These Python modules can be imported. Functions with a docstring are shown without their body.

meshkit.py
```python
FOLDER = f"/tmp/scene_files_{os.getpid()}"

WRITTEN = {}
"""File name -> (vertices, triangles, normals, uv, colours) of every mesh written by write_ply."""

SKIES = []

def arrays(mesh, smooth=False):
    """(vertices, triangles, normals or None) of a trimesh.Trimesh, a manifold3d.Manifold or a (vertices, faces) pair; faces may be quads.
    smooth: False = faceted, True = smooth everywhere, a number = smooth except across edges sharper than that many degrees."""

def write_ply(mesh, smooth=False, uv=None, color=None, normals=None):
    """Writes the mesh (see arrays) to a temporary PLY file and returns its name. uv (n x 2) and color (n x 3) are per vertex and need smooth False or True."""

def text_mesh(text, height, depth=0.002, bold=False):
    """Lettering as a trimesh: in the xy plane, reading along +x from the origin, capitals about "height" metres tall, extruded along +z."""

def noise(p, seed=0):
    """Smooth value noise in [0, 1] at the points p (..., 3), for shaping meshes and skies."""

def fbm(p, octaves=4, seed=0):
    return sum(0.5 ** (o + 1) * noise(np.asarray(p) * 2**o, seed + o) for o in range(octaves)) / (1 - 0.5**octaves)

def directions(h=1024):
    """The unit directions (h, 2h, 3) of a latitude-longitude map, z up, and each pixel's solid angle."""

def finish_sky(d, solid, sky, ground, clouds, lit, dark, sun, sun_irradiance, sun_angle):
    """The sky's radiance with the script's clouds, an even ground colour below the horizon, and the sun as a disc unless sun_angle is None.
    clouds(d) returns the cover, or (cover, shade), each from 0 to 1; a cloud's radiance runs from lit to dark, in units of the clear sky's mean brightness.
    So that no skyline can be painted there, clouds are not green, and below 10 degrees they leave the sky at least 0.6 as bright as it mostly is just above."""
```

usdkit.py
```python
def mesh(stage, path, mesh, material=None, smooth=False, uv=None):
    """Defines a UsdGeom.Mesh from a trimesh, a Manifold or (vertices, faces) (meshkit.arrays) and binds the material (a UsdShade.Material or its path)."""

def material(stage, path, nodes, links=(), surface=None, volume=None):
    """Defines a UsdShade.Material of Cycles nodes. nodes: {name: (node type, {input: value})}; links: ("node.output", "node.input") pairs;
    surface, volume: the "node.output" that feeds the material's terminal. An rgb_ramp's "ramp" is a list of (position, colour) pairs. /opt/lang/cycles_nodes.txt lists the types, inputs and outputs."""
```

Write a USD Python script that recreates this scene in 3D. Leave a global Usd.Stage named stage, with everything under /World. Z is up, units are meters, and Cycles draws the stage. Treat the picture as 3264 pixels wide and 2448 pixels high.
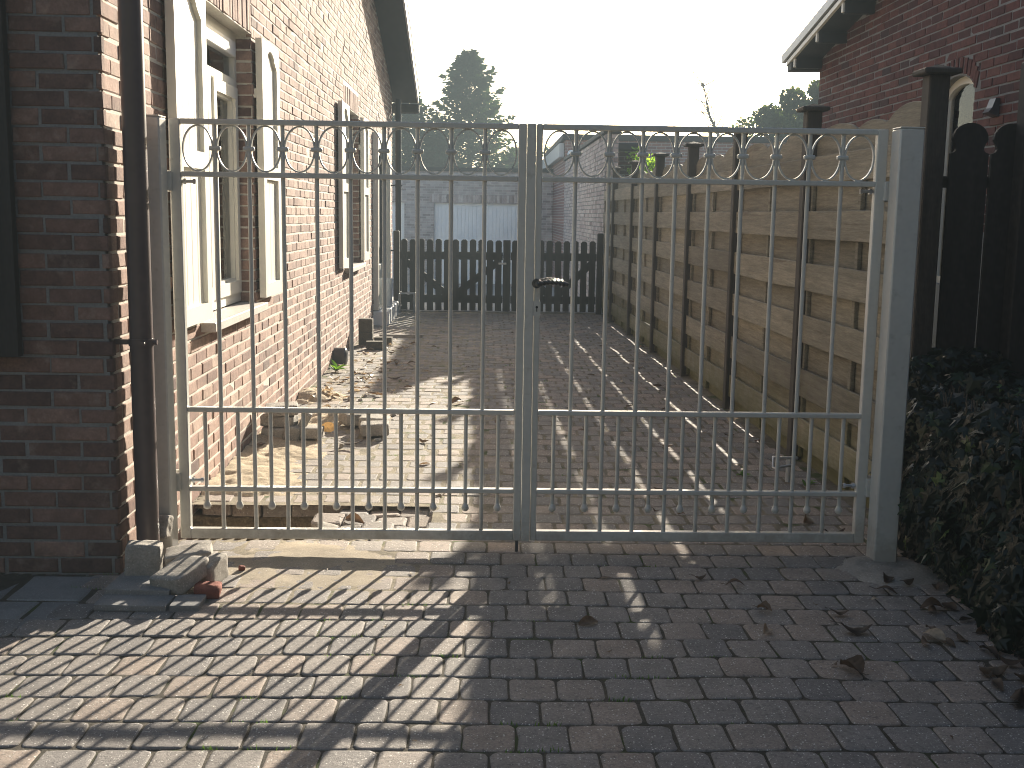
import math
import numpy as np, trimesh, usdkit, meshkit
from shapely.geometry import Polygon, box as sbox
from shapely.ops import unary_union
from pxr import Usd, UsdGeom, UsdLux, UsdShade, Gf, Sdf, Vt

stage = Usd.Stage.CreateInMemory()
UsdGeom.SetStageUpAxis(stage, 'Z')
UsdGeom.Xform.Define(stage, '/World')
UsdGeom.Scope.Define(stage, '/World/Looks')
PI = math.pi

# ------------------------------------------------------------------ camera, sky, sun, exposure
EXPOSURE = 1.8
YAW, PITCH, ROLL = 0.02381636, 0.1484548, 0.01437703
CAMPOS = np.array([-0.19905640, -4.87848286, 1.48825517])
FOCAL = 3620 / 3264 * 36.0
cam = UsdGeom.Camera.Define(stage, '/World/Camera')
cam.CreateHorizontalApertureAttr(36.0); cam.CreateVerticalApertureAttr(27.0)
cam.CreateFocalLengthAttr(FOCAL); cam.CreateClippingRangeAttr(Gf.Vec2f(0.05, 3000))
cam.CreateExposureAttr(EXPOSURE)
fw = np.array([math.sin(YAW) * math.cos(PITCH), math.cos(YAW) * math.cos(PITCH), -math.sin(PITCH)])
r0 = np.array([math.cos(YAW), -math.sin(YAW), 0.0]); u0 = np.cross(r0, fw)
rt = r0 * math.cos(ROLL) + u0 * math.sin(ROLL); up = -r0 * math.sin(ROLL) + u0 * math.cos(ROLL)
cam.AddTransformOp().Set(Gf.Matrix4d(*rt, 0, *up, 0, *(-fw), 0, *CAMPOS, 1))

SUN = np.array([0.306, 0.893, 0.311]); SUN /= np.linalg.norm(SUN)
SUN_EL = math.asin(SUN[2]); SUN_ROT = math.atan2(SUN[0], SUN[1])
usdkit.material(stage, '/World/Looks/sky_look', {
    'sky': ('sky_texture', {'sky_type': 'single_scattering', 'sun_disc': False, 'sun_elevation': SUN_EL, 'sun_rotation': SUN_ROT,
                            'altitude': 30.0, 'air_density': 1.0, 'aerosol_density': 2.2, 'ozone_density': 1.0}),
    'bg': ('background_shader', {'strength': 0.05})},
    [('sky.color', 'bg.color')], surface='bg.background')
dome = UsdLux.DomeLight.Define(stage, '/World/sky')
UsdShade.MaterialBindingAPI.Apply(dome.GetPrim()).Bind(UsdShade.Material.Get(stage, '/World/Looks/sky_look'))
dome.GetPrim().SetCustomDataByKey('kind', 'structure')
sun = UsdLux.DistantLight.Define(stage, '/World/sun')
sun.CreateIntensityAttr(1.25); sun.CreateAngleAttr(0.55); sun.CreateColorAttr(Gf.Vec3f(1.0, 0.90, 0.74))
sun.GetPrim().CreateAttribute('inputs:normalize', Sdf.ValueTypeNames.Bool).Set(True)
zx = SUN; xx = np.cross([0, 0, 1.0], zx); xx /= np.linalg.norm(xx); yx = np.cross(zx, xx)
sun.AddTransformOp().Set(Gf.Matrix4d(*xx, 0, *yx, 0, *zx, 0, 0, 0, 30, 1))


def project(p):
    d = np.asarray(p, float) - CAMPOS
    z = d @ fw
    return np.stack([1632 + 3620 * (d @ rt) / z, 1224 - 3620 * (d @ up) / z, z], -1)


# ------------------------------------------------------------------ naming, tagging, meshes
_used = {}


def numbered(parent, name):
    k = (parent, name); n = _used.get(k, 0); _used[k] = n + 1
    return name if n == 0 else '%s_%03d' % (name, n)


def data(path, label=None, cat=None, group=None, kind=None):
    p = stage.GetPrimAtPath(path)
    for k, v in (('label', label), ('category', cat), ('group', group), ('kind', kind)):
        if v: p.SetCustomDataByKey(k, v)


def thing(name, label=None, cat=None, group=None, kind=None, loc=None, rotz=0.0):
    path = '/World/' + numbered('/World', name)
    x = UsdGeom.Xform.Define(stage, path)
    if loc is not None:
        x.AddTranslateOp().Set(Gf.Vec3d(*map(float, loc)))
        x.AddRotateZOp().Set(math.degrees(rotz))
    data(path, label, cat, group, kind)
    return path


class MB:
    """Collects triangles with a tone per vertex, becoming one mesh."""
    def __init__(s): s.v, s.f, s.t, s.n = [], [], [], 0
    def add(s, v, f, tone=0.5):
        v = np.asarray(v, float); f = np.asarray(f, int)
        if len(v) == 0: return s
        if f.shape[1] == 4: f = np.vstack([f[:, [0, 1, 2]], f[:, [0, 2, 3]]])
        s.v.append(v); s.f.append(f + s.n); s.t.append(np.broadcast_to(np.asarray(tone, float), (len(v),))); s.n += len(v)
        return s
    def tm(s, m, tone=0.5): return s.add(m.vertices, m.faces, tone)
    def box(s, lo, hi, bev=0.003, tone=0.5, R=None, c=None): return s.add(*bbox(lo, hi, bev, R, c), tone)
    def arrays(s): return np.vstack(s.v), np.vstack(s.f), np.concatenate(s.t)


def put(parent, name, mb, mat, smooth=False, label=None, cat=None, group=None, kind=None):
    """One Mesh prim under parent ('/World' for a thing that is one mesh)."""
    path = parent + '/' + numbered(parent, name)
    if isinstance(mb, MB): v, f, t = mb.arrays()
    elif isinstance(mb, trimesh.Trimesh): v, f, t = np.array(mb.vertices), np.array(mb.faces), np.full(len(mb.vertices), 0.5)
    else: v, f = mb[0], mb[1]; t = mb[2] if len(mb) > 2 else np.full(len(v), 0.5)
    m = UsdGeom.Mesh.Define(stage, path)
    n = None
    if smooth:
        tmv = trimesh.Trimesh(v, f, process=False)
        if smooth is not True:
            st = trimesh.graph.smooth_shade(tmv, angle=math.radians(smooth), facet_minarea=None)
            # keep tone by nearest original vertex
            from scipy.spatial import cKDTree
            t = t[cKDTree(v).query(st.vertices)[1]] if np.ptp(t) > 0 else np.full(len(st.vertices), t[0])
            v, f = np.array(st.vertices), np.array(st.faces)
        n = np.zeros_like(v); fn = np.cross(v[f[:, 1]] - v[f[:, 0]], v[f[:, 2]] - v[f[:, 0]])
        for k in range(3): np.add.at(n, f[:, k], fn)
        n /= np.maximum(np.linalg.norm(n, axis=1, keepdims=True), 1e-12)
    m.CreatePointsAttr(Vt.Vec3fArray.FromNumpy(np.ascontiguousarray(v, np.float32)))
    m.CreateFaceVertexCountsAttr(Vt.IntArray.FromNumpy(np.full(len(f), 3, np.int32)))
    m.CreateFaceVertexIndicesAttr(Vt.IntArray.FromNumpy(np.ascontiguousarray(f, np.int32).ravel()))
    m.CreateSubdivisionSchemeAttr('none')
    if n is not None:
        m.CreateNormalsAttr(Vt.Vec3fArray.FromNumpy(n.astype(np.float32))); m.SetNormalsInterpolation('vertex')
    UsdGeom.PrimvarsAPI(m).CreatePrimvar('tone', Sdf.ValueTypeNames.FloatArray, 'vertex').Set(Vt.FloatArray.FromNumpy(np.ascontiguousarray(t, np.float32)))
    UsdShade.MaterialBindingAPI.Apply(m.GetPrim()).Bind(M[mat])
    data(path, label, cat, group, kind)
    return path


# ------------------------------------------------------------------ shape helpers
def _chamfer_template():
    v = []; idx = {}
    for sx in (-1, 1):
        for sy in (-1, 1):
            for sz in (-1, 1):
                for ax in range(3): idx[(sx, sy, sz, ax)] = len(v); v.append((sx, sy, sz, ax))
    faces = []
    S = (-1, 1)
    for ax in range(3):
        o = [a for a in range(3) if a != ax]
        for s in S:
            q = []
            for a, b in ((-1, -1), (1, -1), (1, 1), (-1, 1)):
                k = [0, 0, 0]; k[ax] = s; k[o[0]] = a; k[o[1]] = b
                q.append(idx[(*k, ax)])
            faces.append(q)
    for ax in range(3):
        o = [a for a in range(3) if a != ax]
        for a in S:
            for b in S:
                q = []
                for s, which in ((-1, 0), (1, 0), (1, 1), (-1, 1)):
                    k = [0, 0, 0]; k[ax] = s; k[o[0]] = a; k[o[1]] = b
                    q.append(idx[(*k, o[which])])
                faces.append(q)
    tris = []
    for sx in S:
        for sy in S:
            for sz in S: tris.append([idx[(sx, sy, sz, 0)], idx[(sx, sy, sz, 1)], idx[(sx, sy, sz, 2)]])
    return np.array(v), np.array(faces), np.array(tris)


_TV, _TQ, _TT = _chamfer_template()


def _orient(P, f):
    c = P.mean(0); a, b, d = P[f[:, 0]], P[f[:, 1]], P[f[:, 2]]
    flip = (np.cross(b - a, d - a) * ((a + b + d) / 3 - c)).sum(1) < 0
    f = f.copy(); f[flip] = f[flip][:, ::-1]
    return f


_UF = None


def bbox(lo, hi, bev=0.003, R=None, c=None):
    """Chamfered box; R rotates about c (default its centre)."""
    global _UF
    lo, hi = np.asarray(lo, float), np.asarray(hi, float)
    h = (hi - lo) / 2; ctr = (hi + lo) / 2
    b = min(bev, 0.45 * h.min())
    P = np.empty((24, 3))
    for ax in range(3):
        inset = np.where(_TV[:, 3] == ax, 0.0, b)
        P[:, ax] = _TV[:, ax] * (h[ax] - inset)
    if _UF is None:
        Q = _TV[:, :3] * np.where(np.arange(3)[None] == _TV[:, 3:4], 1.0, 0.8)
        _UF = _orient(Q, np.vstack([_TQ[:, [0, 1, 2]], _TQ[:, [0, 2, 3]], _TT]))
    if R is not None:
        if c is None: P = P @ np.asarray(R).T + ctr
        else: P = (P + ctr - np.asarray(c)) @ np.asarray(R).T + np.asarray(c)
    else: P = P + ctr
    return P, _UF


def rot(rx=0, ry=0, rz=0):
    return trimesh.transformations.euler_matrix(rx, ry, rz)[:3, :3]


def tube(pts, rad, sides=10, cap=True):
    p = np.asarray(pts, float); n = len(p)
    t = np.gradient(p, axis=0); t /= np.linalg.norm(t, axis=1, keepdims=True) + 1e-12
    ref = np.array([0, 0, 1.0]) if abs(t[0, 2]) < 0.9 else np.array([1.0, 0, 0])
    A = []
    a = np.cross(t[0], ref); a /= np.linalg.norm(a)
    for i in range(n):
        a = a - t[i] * (a @ t[i]); a /= np.linalg.norm(a) + 1e-12; A.append(a)
    A = np.array(A); B = np.cross(t, A)
    ang = np.arange(sides) * 2 * PI / sides
    r = np.broadcast_to(rad, (n,))
    v = p[:, None] + r[:, None, None] * (np.cos(ang)[None, :, None] * A[:, None] + np.sin(ang)[None, :, None] * B[:, None])
    f = []
    for i in range(n - 1):
        for j in range(sides):
            k = (j + 1) % sides
            f.append((i * sides + j, i * sides + k, (i + 1) * sides + k)); f.append((i * sides + j, (i + 1) * sides + k, (i + 1) * sides + j))
    v = v.reshape(-1, 3)
    if cap:
        for end in (0, n - 1):
            c = len(v); v = np.vstack([v, p[end]])
            for j in range(sides):
                k = (j + 1) % sides
                f.append((c, end * sides + k, end * sides + j) if end == 0 else (c, end * sides + j, end * sides + k))
    return v, np.array(f)


def ball(c, r, sub=2, sc=(1, 1, 1)):
    m = trimesh.creation.icosphere(sub, r)
    return np.array(m.vertices) * np.asarray(sc) + np.asarray(c), np.array(m.faces)


def prism(poly, h):
    m = trimesh.creation.extrude_polygon(poly, h, engine='earcut')
    return np.array(m.vertices), np.array(m.faces)


def lathe(profile, sides=20, c=(0, 0, 0)):
    """profile: (r, z) rows, revolved about z."""
    pr = np.asarray(profile, float); n = len(pr); ang = np.arange(sides) * 2 * PI / sides
    v = np.stack([pr[:, None, 0] * np.cos(ang), pr[:, None, 0] * np.sin(ang), np.broadcast_to(pr[:, None, 1], (n, sides))], -1).reshape(-1, 3) + np.asarray(c)
    f = []
    for i in range(n - 1):
        for j in range(sides):
            k = (j + 1) % sides; f += [(i * sides + j, i * sides + k, (i + 1) * sides + k), (i * sides + j, (i + 1) * sides + k, (i + 1) * sides + j)]
    return v, np.array(f)


# ------------------------------------------------------------------ materials
M = {}


def mat(name, nodes, links, surface='p.BSDF'):
    M[name] = usdkit.material(stage, '/World/Looks/' + name, nodes, links, surface=surface)


def toned(name, ramp, rough=0.8, noise=((30, 0.35),), bump=(), spec=0.3, stretch=None, extra=None, **prin):
    """Base colour = ramp(tone) modulated by world-space noises; bumps from noises."""
    N = {'geo': ('geometry', {}), 'at': ('attribute', {'attribute': 'tone'}), 'rp': ('rgb_ramp', {'ramp': ramp}),
         'p': ('principled_bsdf', {'roughness': rough, 'specular_ior_level': spec, **prin})}
    L = [('at.fac', 'rp.fac')]
    src = 'geo.position'
    if stretch:
        N['mp'] = ('mapping', {'scale': stretch}); L.append(('geo.position', 'mp.vector')); src = 'mp.vector'
    col = 'rp.color'
    for i, (sc, amt) in enumerate(noise):
        N['n%d' % i] = ('noise_texture', {'scale': sc, 'detail': 4.0, 'roughness': 0.6})
        N['r%d' % i] = ('map_range', {'from_min': 0.25, 'from_max': 0.75, 'to_min': 1 - amt, 'to_max': 1 + amt})
        N['m%d' % i] = ('vector_math', {'math_type': 'scale'})
        L += [(src, 'n%d.vector' % i), ('n%d.fac' % i, 'r%d.value' % i), (col, 'm%d.vector1' % i), ('r%d.result' % i, 'm%d.scale' % i)]
        col = 'm%d.vector' % i
    if extra: col = extra(N, L, col, src)
    L.append((col, 'p.base_color'))
    last = None
    for i, (sc, dist, st) in enumerate(bump):
        N['bn%d' % i] = ('noise_texture', {'scale': sc, 'detail': 5.0, 'roughness': 0.65})
        N['b%d' % i] = ('bump', {'strength': st, 'distance': dist})
        L += [(src, 'bn%d.vector' % i), ('bn%d.fac' % i, 'b%d.height' % i)]
        if last: L.append((last, 'b%d.normal' % i))
        last = 'b%d.normal' % i
    if last: L.append((last, 'p.normal'))
    mat(name, N, L)


def speckle(scale, size, color, amount, tag='sp'):
    """Small stones of another colour in the surface."""
    def fn(N, L, col, src):
        N[tag + 'v'] = ('voronoi_texture', {'scale': scale, 'randomness': 1.0})
        N[tag + 'd'] = ('map_range', {'from_min': size, 'from_max': size * 0.72, 'to_min': 0.0, 'to_max': 1.0, 'clamp': True})
        N[tag + 's'] = ('separate_color', {})
        N[tag + 'c'] = ('math', {'math_type': 'greater_than', 'value2': 1 - amount})
        N[tag + 'm'] = ('math', {'math_type': 'multiply'})
        N[tag + 'x'] = ('mix_color', {'b': color})
        L += [(src, tag + 'v.vector'), (tag + 'v.distance', tag + 'd.value'), (tag + 'v.color', tag + 's.color'), (tag + 's.r', tag + 'c.value1'),
              (tag + 'd.result', tag + 'm.value1'), (tag + 'c.value', tag + 'm.value2'), (col, tag + 'x.a'), (tag + 'm.value', tag + 'x.fac')]
        return tag + 'x.result'
    return fn


def patches(scale, lo, hi, color, tag='pt', maxv=0.8, detail=5.0):
    def fn(N, L, col, src):
        N[tag + 'n'] = ('noise_texture', {'scale': scale, 'detail': detail, 'roughness': 0.65})
        N[tag + 'r'] = ('map_range', {'from_min': lo, 'from_max': hi, 'to_min': 0.0, 'to_max': maxv, 'clamp': True})
        N[tag + 'x'] = ('mix_color', {'b': color})
        L += [(src, tag + 'n.vector'), (tag + 'n.fac', tag + 'r.value'), (col, tag + 'x.a'), (tag + 'r.result', tag + 'x.fac')]
        return tag + 'x.result'
    return fn


def low_moss(z0, z1, color, tag='mo', maxv=0.8):
    """Moss that grows on the lowest part of a thing, broken up by noise."""
    def fn(N, L, col, src):
        N[tag + 's'] = ('separate_xyz', {})
        N[tag + 'n'] = ('noise_texture', {'scale': 5.0, 'detail': 5.0, 'roughness': 0.7})
        N[tag + 'a'] = ('math', {'math_type': 'multiply_add', 'value2': 0.9, 'value3': -0.45})
        N[tag + 'b'] = ('math', {'math_type': 'add'})
        N[tag + 'r'] = ('map_range', {'from_min': z1, 'from_max': z0, 'to_min': 0.0, 'to_max': maxv, 'clamp': True})
        N[tag + 'x'] = ('mix_color', {'b': color})
        L += [('geo.position', tag + 's.vector'), ('geo.position', tag + 'n.vector'), (tag + 'n.fac', tag + 'a.value1'), (tag + 's.z', tag + 'b.value1'), (tag + 'a.value', tag + 'b.value2'),
              (tag + 'b.value', tag + 'r.value'), (col, tag + 'x.a'), (tag + 'r.result', tag + 'x.fac')]
        return tag + 'x.result'
    return fn


def chain(*fs):
    def fn(N, L, col, src):
        for f in fs: col = f(N, L, col, src)
        return col
    return fn


toned('brown_brick', [(0, (.095, .058, .05)), (.25, (.185, .112, .09)), (.5, (.265, .172, .138)), (.75, (.305, .212, .17)), (1, (.36, .27, .22))], rough=.9, noise=((14, .3), (90, .22)), bump=((160, .004, .6), (28, .006, .5)),
      extra=chain(patches(11, .56, .80, (.46, .39, .32), maxv=.4), patches(3.0, .55, .75, (.11, .075, .06), 'sm', .35)))
toned('red_brick', [(0, (.04, .024, .028)), (.3, (.070, .027, .028)), (.6, (.10, .036, .034)), (1, (.125, .052, .045))], rough=.9, noise=((14, .3), (90, .2)), bump=((160, .004, .6),))
toned('pale_brick', [(0, (.20, .155, .15)), (.3, (.33, .27, .26)), (.6, (.42, .36, .345)), (1, (.50, .45, .43))], rough=.9, noise=((12, .25), (80, .15)), bump=((120, .004, .5),))
toned('mortar', [(0, (.52, .49, .43)), (1, (.52, .49, .43))], rough=.95, noise=((6, .15), (120, .2)), bump=((220, .004, .8),))
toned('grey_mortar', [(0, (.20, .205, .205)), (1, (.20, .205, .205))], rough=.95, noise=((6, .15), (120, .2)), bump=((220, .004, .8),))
toned('paver_stone', [(0, (.175, .162, .155)), (.25, (.208, .190, .178)), (.5, (.235, .210, .190)), (.75, (.262, .216, .186)), (1, (.285, .232, .194))], rough=.85, noise=((7, .2), (140, .28)), bump=((240, .004, .7), (40, .006, .4)),
      extra=chain(patches(60, .56, .66, (.085, .08, .078), 'dk', .6), speckle(105, .30, (.62, .60, .56), .16), speckle(190, .32, (.48, .46, .42), .18, 'sq'), patches(2.2, .62, .8, (.30, .255, .19), 'du', .45)), spec=.35)
toned('slab_stone', [(0, (.16, .16, .165)), (1, (.24, .235, .23))], rough=.85, noise=((5, .2), (160, .2)), bump=((260, .003, .6),), extra=speckle(150, .3, (.42, .41, .4), .12))
toned('block_stone', [(0, (.27, .25, .225)), (1, (.36, .33, .29))], rough=.9, noise=((10, .25), (120, .25)), bump=((160, .006, .8), (35, .008, .6)), extra=speckle(130, .3, (.55, .53, .48), .14))
toned('shaded_stone', [(0, (.10, .085, .065)), (1, (.13, .11, .085))], rough=.9, noise=((12, .3), (90, .25)), bump=((120, .006, .8),))  # darkened stone: the shade on the back stones put into the colour
toned('joint_soil', [(0, (.080, .070, .056)), (1, (.27, .235, .175))], rough=1.0, noise=((8, .4), (150, .4)), bump=((180, .01, 1.0),), extra=chain(patches(3.2, .56, .64, (.06, .09, .022), maxv=.85), patches(1.3, .6, .72, (.22, .19, .13), 'sa', .6)))
toned('sand', [(0, (.47, .385, .27)), (1, (.58, .49, .37))], rough=1.0, noise=((4, .22), (90, .3)), bump=((120, .015, 1.0), (320, .004, .8)), extra=chain(speckle(70, .26, (.62, .57, .48), .2), patches(30, .6, .7, (.2, .14, .085), 'dk', .6)))
toned('dust', [(0, (.30, .255, .195)), (1, (.33, .285, .22))], rough=1.0, noise=((6, .2), (140, .25)), bump=((160, .004, .7),), extra=speckle(120, .28, (.5, .47, .42), .15))
toned('dug_earth', [(0, (.16, .12, .075)), (1, (.24, .185, .115))], rough=1.0, noise=((9, .4), (70, .4)), bump=((90, .02, 1.0), (25, .03, .8)))
toned('yard_concrete', [(0, (.34, .335, .32)), (1, (.34, .335, .32))], rough=.9, noise=((2, .12), (60, .15)), bump=((150, .003, .5),))
toned('grass_ground', [(0, (.06, .075, .03)), (1, (.06, .075, .03))], rough=1.0, noise=((1.2, .3), (40, .4)), bump=((60, .03, 1.0),))
toned('gate_paint', [(0, (.52, .515, .475)), (1, (.52, .515, .475))], rough=.28, noise=((3, .06), (40, .05)), bump=((300, .0006, .25),), spec=.5, coat_weight=.4, coat_roughness=.12, extra=chain(patches(22, .60, .74, (.24, .21, .17), 'dt', .35), low_moss(.0, .16, (.23, .19, .14), 'ru', .4)))
toned('cream_paint', [(0, (.62, .595, .52)), (1, (.70, .675, .60))], rough=.42, noise=((3, .05),), bump=((60, .0008, .3),), spec=.45)
toned('white_paint', [(0, (.74, .74, .73)), (1, (.74, .74, .73))], rough=.45, noise=((3, .05),), spec=.45)
toned('door_white', [(0, (.70, .72, .75)), (1, (.76, .78, .80))], rough=.5, noise=((2, .05),))
toned('weathered_wood', [(0, (.145, .132, .102)), (.5, (.20, .183, .142)), (1, (.265, .240, .185))], rough=.85, noise=((3, .28), (26, .28), (110, .22)), bump=((60, .004, .7),), stretch=(1.0, .14, 2.2),
      extra=chain(patches(9, .60, .70, (.085, .06, .04), 'st', .55), low_moss(.0, .5, (.105, .105, .035))))
toned('dark_wood', [(0, (.018, .016, .015)), (1, (.035, .030, .027))], rough=.7, noise=((5, .25), (60, .25)), bump=((60, .003, .5),), stretch=(3, 3, .4))
toned('post_wood', [(0, (.04, .034, .03)), (1, (.06, .05, .042))], rough=.75, noise=((5, .25), (60, .25)), bump=((60, .003, .5),), stretch=(3, 3, .4), extra=patches(7, .6, .72, (.06, .07, .035), maxv=.4))
toned('soffit_dark', [(0, (.016, .017, .020)), (1, (.026, .027, .030))], rough=.6, noise=((4, .15),))
toned('roof_tile', [(0, (.06, .055, .055)), (1, (.11, .09, .08))], rough=.75, noise=((10, .2),))
toned('grey_trim', [(0, (.40, .41, .42)), (1, (.50, .51, .52))], rough=.35, noise=((4, .08),), spec=.5)
toned('pipe_plastic', [(0, (.075, .052, .05)), (1, (.085, .06, .055))], rough=.38, noise=((6, .12),), spec=.5)
toned('grey_pipe', [(0, (.055, .052, .055)), (1, (.055, .052, .055))], rough=.3, noise=((6, .12),), spec=.5)
toned('black_iron', [(0, (.012, .012, .014)), (1, (.012, .012, .014))], rough=.22, noise=((30, .1),), spec=.7)
toned('zinc', [(0, (.45, .46, .47)), (1, (.45, .46, .47))], rough=.35, noise=((20, .15),), metallic=.9)
toned('sill_stone', [(0, (.40, .36, .33)), (1, (.40, .36, .33))], rough=.6, noise=((12, .12), (120, .15)), bump=((200, .001, .4),))
toned('curtain', [(0, (.55, .51, .42)), (1, (.62, .58, .48))], rough=.9, noise=((5, .06),))
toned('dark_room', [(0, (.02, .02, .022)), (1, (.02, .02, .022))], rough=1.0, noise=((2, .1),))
toned('lace', [(0, (.16, .20, .27)), (1, (.16, .20, .27))], rough=.95, noise=((90, .2),), stretch=(1, 1, .15))
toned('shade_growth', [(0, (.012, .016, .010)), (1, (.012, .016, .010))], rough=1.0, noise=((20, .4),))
toned('bark', [(0, (.07, .055, .042)), (1, (.10, .08, .06))], rough=.95, noise=((12, .3), (60, .3)), bump=((40, .01, .8),))
toned('broken_brick', [(0, (.17, .05, .035)), (1, (.22, .075, .05))], rough=.9, noise=((20, .25),), bump=((80, .006, .8),))
toned('pale_plastic', [(0, (.62, .66, .70)), (1, (.62, .66, .70))], rough=.3, noise=((6, .05),), spec=.5, transmission_weight=.35)


def leafy(name, ramp, trans, fac=.35, rough=.5, spec=.35, noise=(40, .2)):
    N = {'geo': ('geometry', {}), 'at': ('attribute', {'attribute': 'tone'}), 'rp': ('rgb_ramp', {'ramp': ramp}), 'n': ('noise_texture', {'scale': noise[0], 'detail': 3.0}),
         'r': ('map_range', {'from_min': .25, 'from_max': .75, 'to_min': 1 - noise[1], 'to_max': 1 + noise[1]}), 'm': ('vector_math', {'math_type': 'scale'}), 'k': ('vector_math', {'math_type': 'multiply', 'vector2': trans}),
         'p': ('principled_bsdf', {'roughness': rough, 'specular_ior_level': spec}), 't': ('translucent_bsdf', {}), 'x': ('mix_closure', {'fac': fac})}
    mat(name, N, [('at.fac', 'rp.fac'), ('geo.position', 'n.vector'), ('n.fac', 'r.value'), ('rp.color', 'm.vector1'), ('r.result', 'm.scale'), ('m.vector', 'p.base_color'), ('m.vector', 'k.vector1'), ('k.vector', 't.color'),
                  ('p.BSDF', 'x.closure1'), ('t.BSDF', 'x.closure2')], surface='x.closure')


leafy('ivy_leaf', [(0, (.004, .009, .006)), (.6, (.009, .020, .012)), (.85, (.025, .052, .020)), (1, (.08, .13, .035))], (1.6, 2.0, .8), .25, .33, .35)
leafy('dry_leaf', [(0, (.045, .030, .022)), (.35, (.11, .072, .048)), (.7, (.25, .19, .135)), (.93, (.46, .40, .31)), (1, (.48, .27, .05))], (1.3, 1.1, .8), .22, .6, .3, (60, .3))
leafy('weed_leaf', [(0, (.06, .12, .03)), (1, (.13, .22, .05))], (1.8, 2.0, .6), .35)
leafy('conifer_needle', [(0, (.022, .040, .026)), (.6, (.04, .065, .04)), (1, (.075, .10, .055))], (1.4, 1.6, .8), .2, .7, .2, (3, .25))
leafy('bush_leaf', [(0, (.03, .05, .025)), (.7, (.06, .085, .035)), (1, (.11, .12, .05))], (1.6, 1.7, .6), .25, .6, .3, (3, .25))
leafy('climber_leaf', [(0, (.12, .20, .04)), (1, (.22, .32, .07))], (2.0, 2.2, .6), .45, .5, .3)
mat('window_glass', {'f': ('fresnel', {'IOR': 1.5}), 't': ('transparent_bsdf', {'color': (.86, .88, .88)}), 'g': ('glossy_bsdf', {'color': (.9, .9, .9), 'roughness': .02}), 'x': ('mix_closure', {})},
    [('f.fac', 'x.fac'), ('t.BSDF', 'x.closure1'), ('g.BSDF', 'x.closure2')], surface='x.closure')
mat('far_brick', {'geo': ('geometry', {}), 'sp': ('separate_xyz', {}), 'cb': ('combine_xyz', {}),
                  'b': ('brick_texture', {'scale': 1.0, 'brick_width': .215, 'row_height': .0667, 'mortar_size': .007, 'mortar_smooth': .2, 'bias': -.1, 'color1': (.40, .35, .34), 'color2': (.20, .16, .165), 'mortar': (.42, .40, .38)}),
                  'n': ('noise_texture', {'scale': 6.0}), 'r': ('map_range', {'from_min': .3, 'from_max': .7, 'to_min': .85, 'to_max': 1.15}), 'm': ('vector_math', {'math_type': 'scale'}),
                  'bm': ('bump', {'strength': .5, 'distance': .006, 'invert': True}), 'p': ('principled_bsdf', {'roughness': .9})},
    [('geo.position', 'sp.vector'), ('sp.x', 'cb.x'), ('sp.z', 'cb.y'), ('cb.vector', 'b.vector'), ('geo.position', 'n.vector'), ('n.fac', 'r.value'), ('b.color', 'm.vector1'), ('r.result', 'm.scale'), ('m.vector', 'p.base_color'), ('b.fac', 'bm.height'), ('bm.normal', 'p.normal')])
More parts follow.
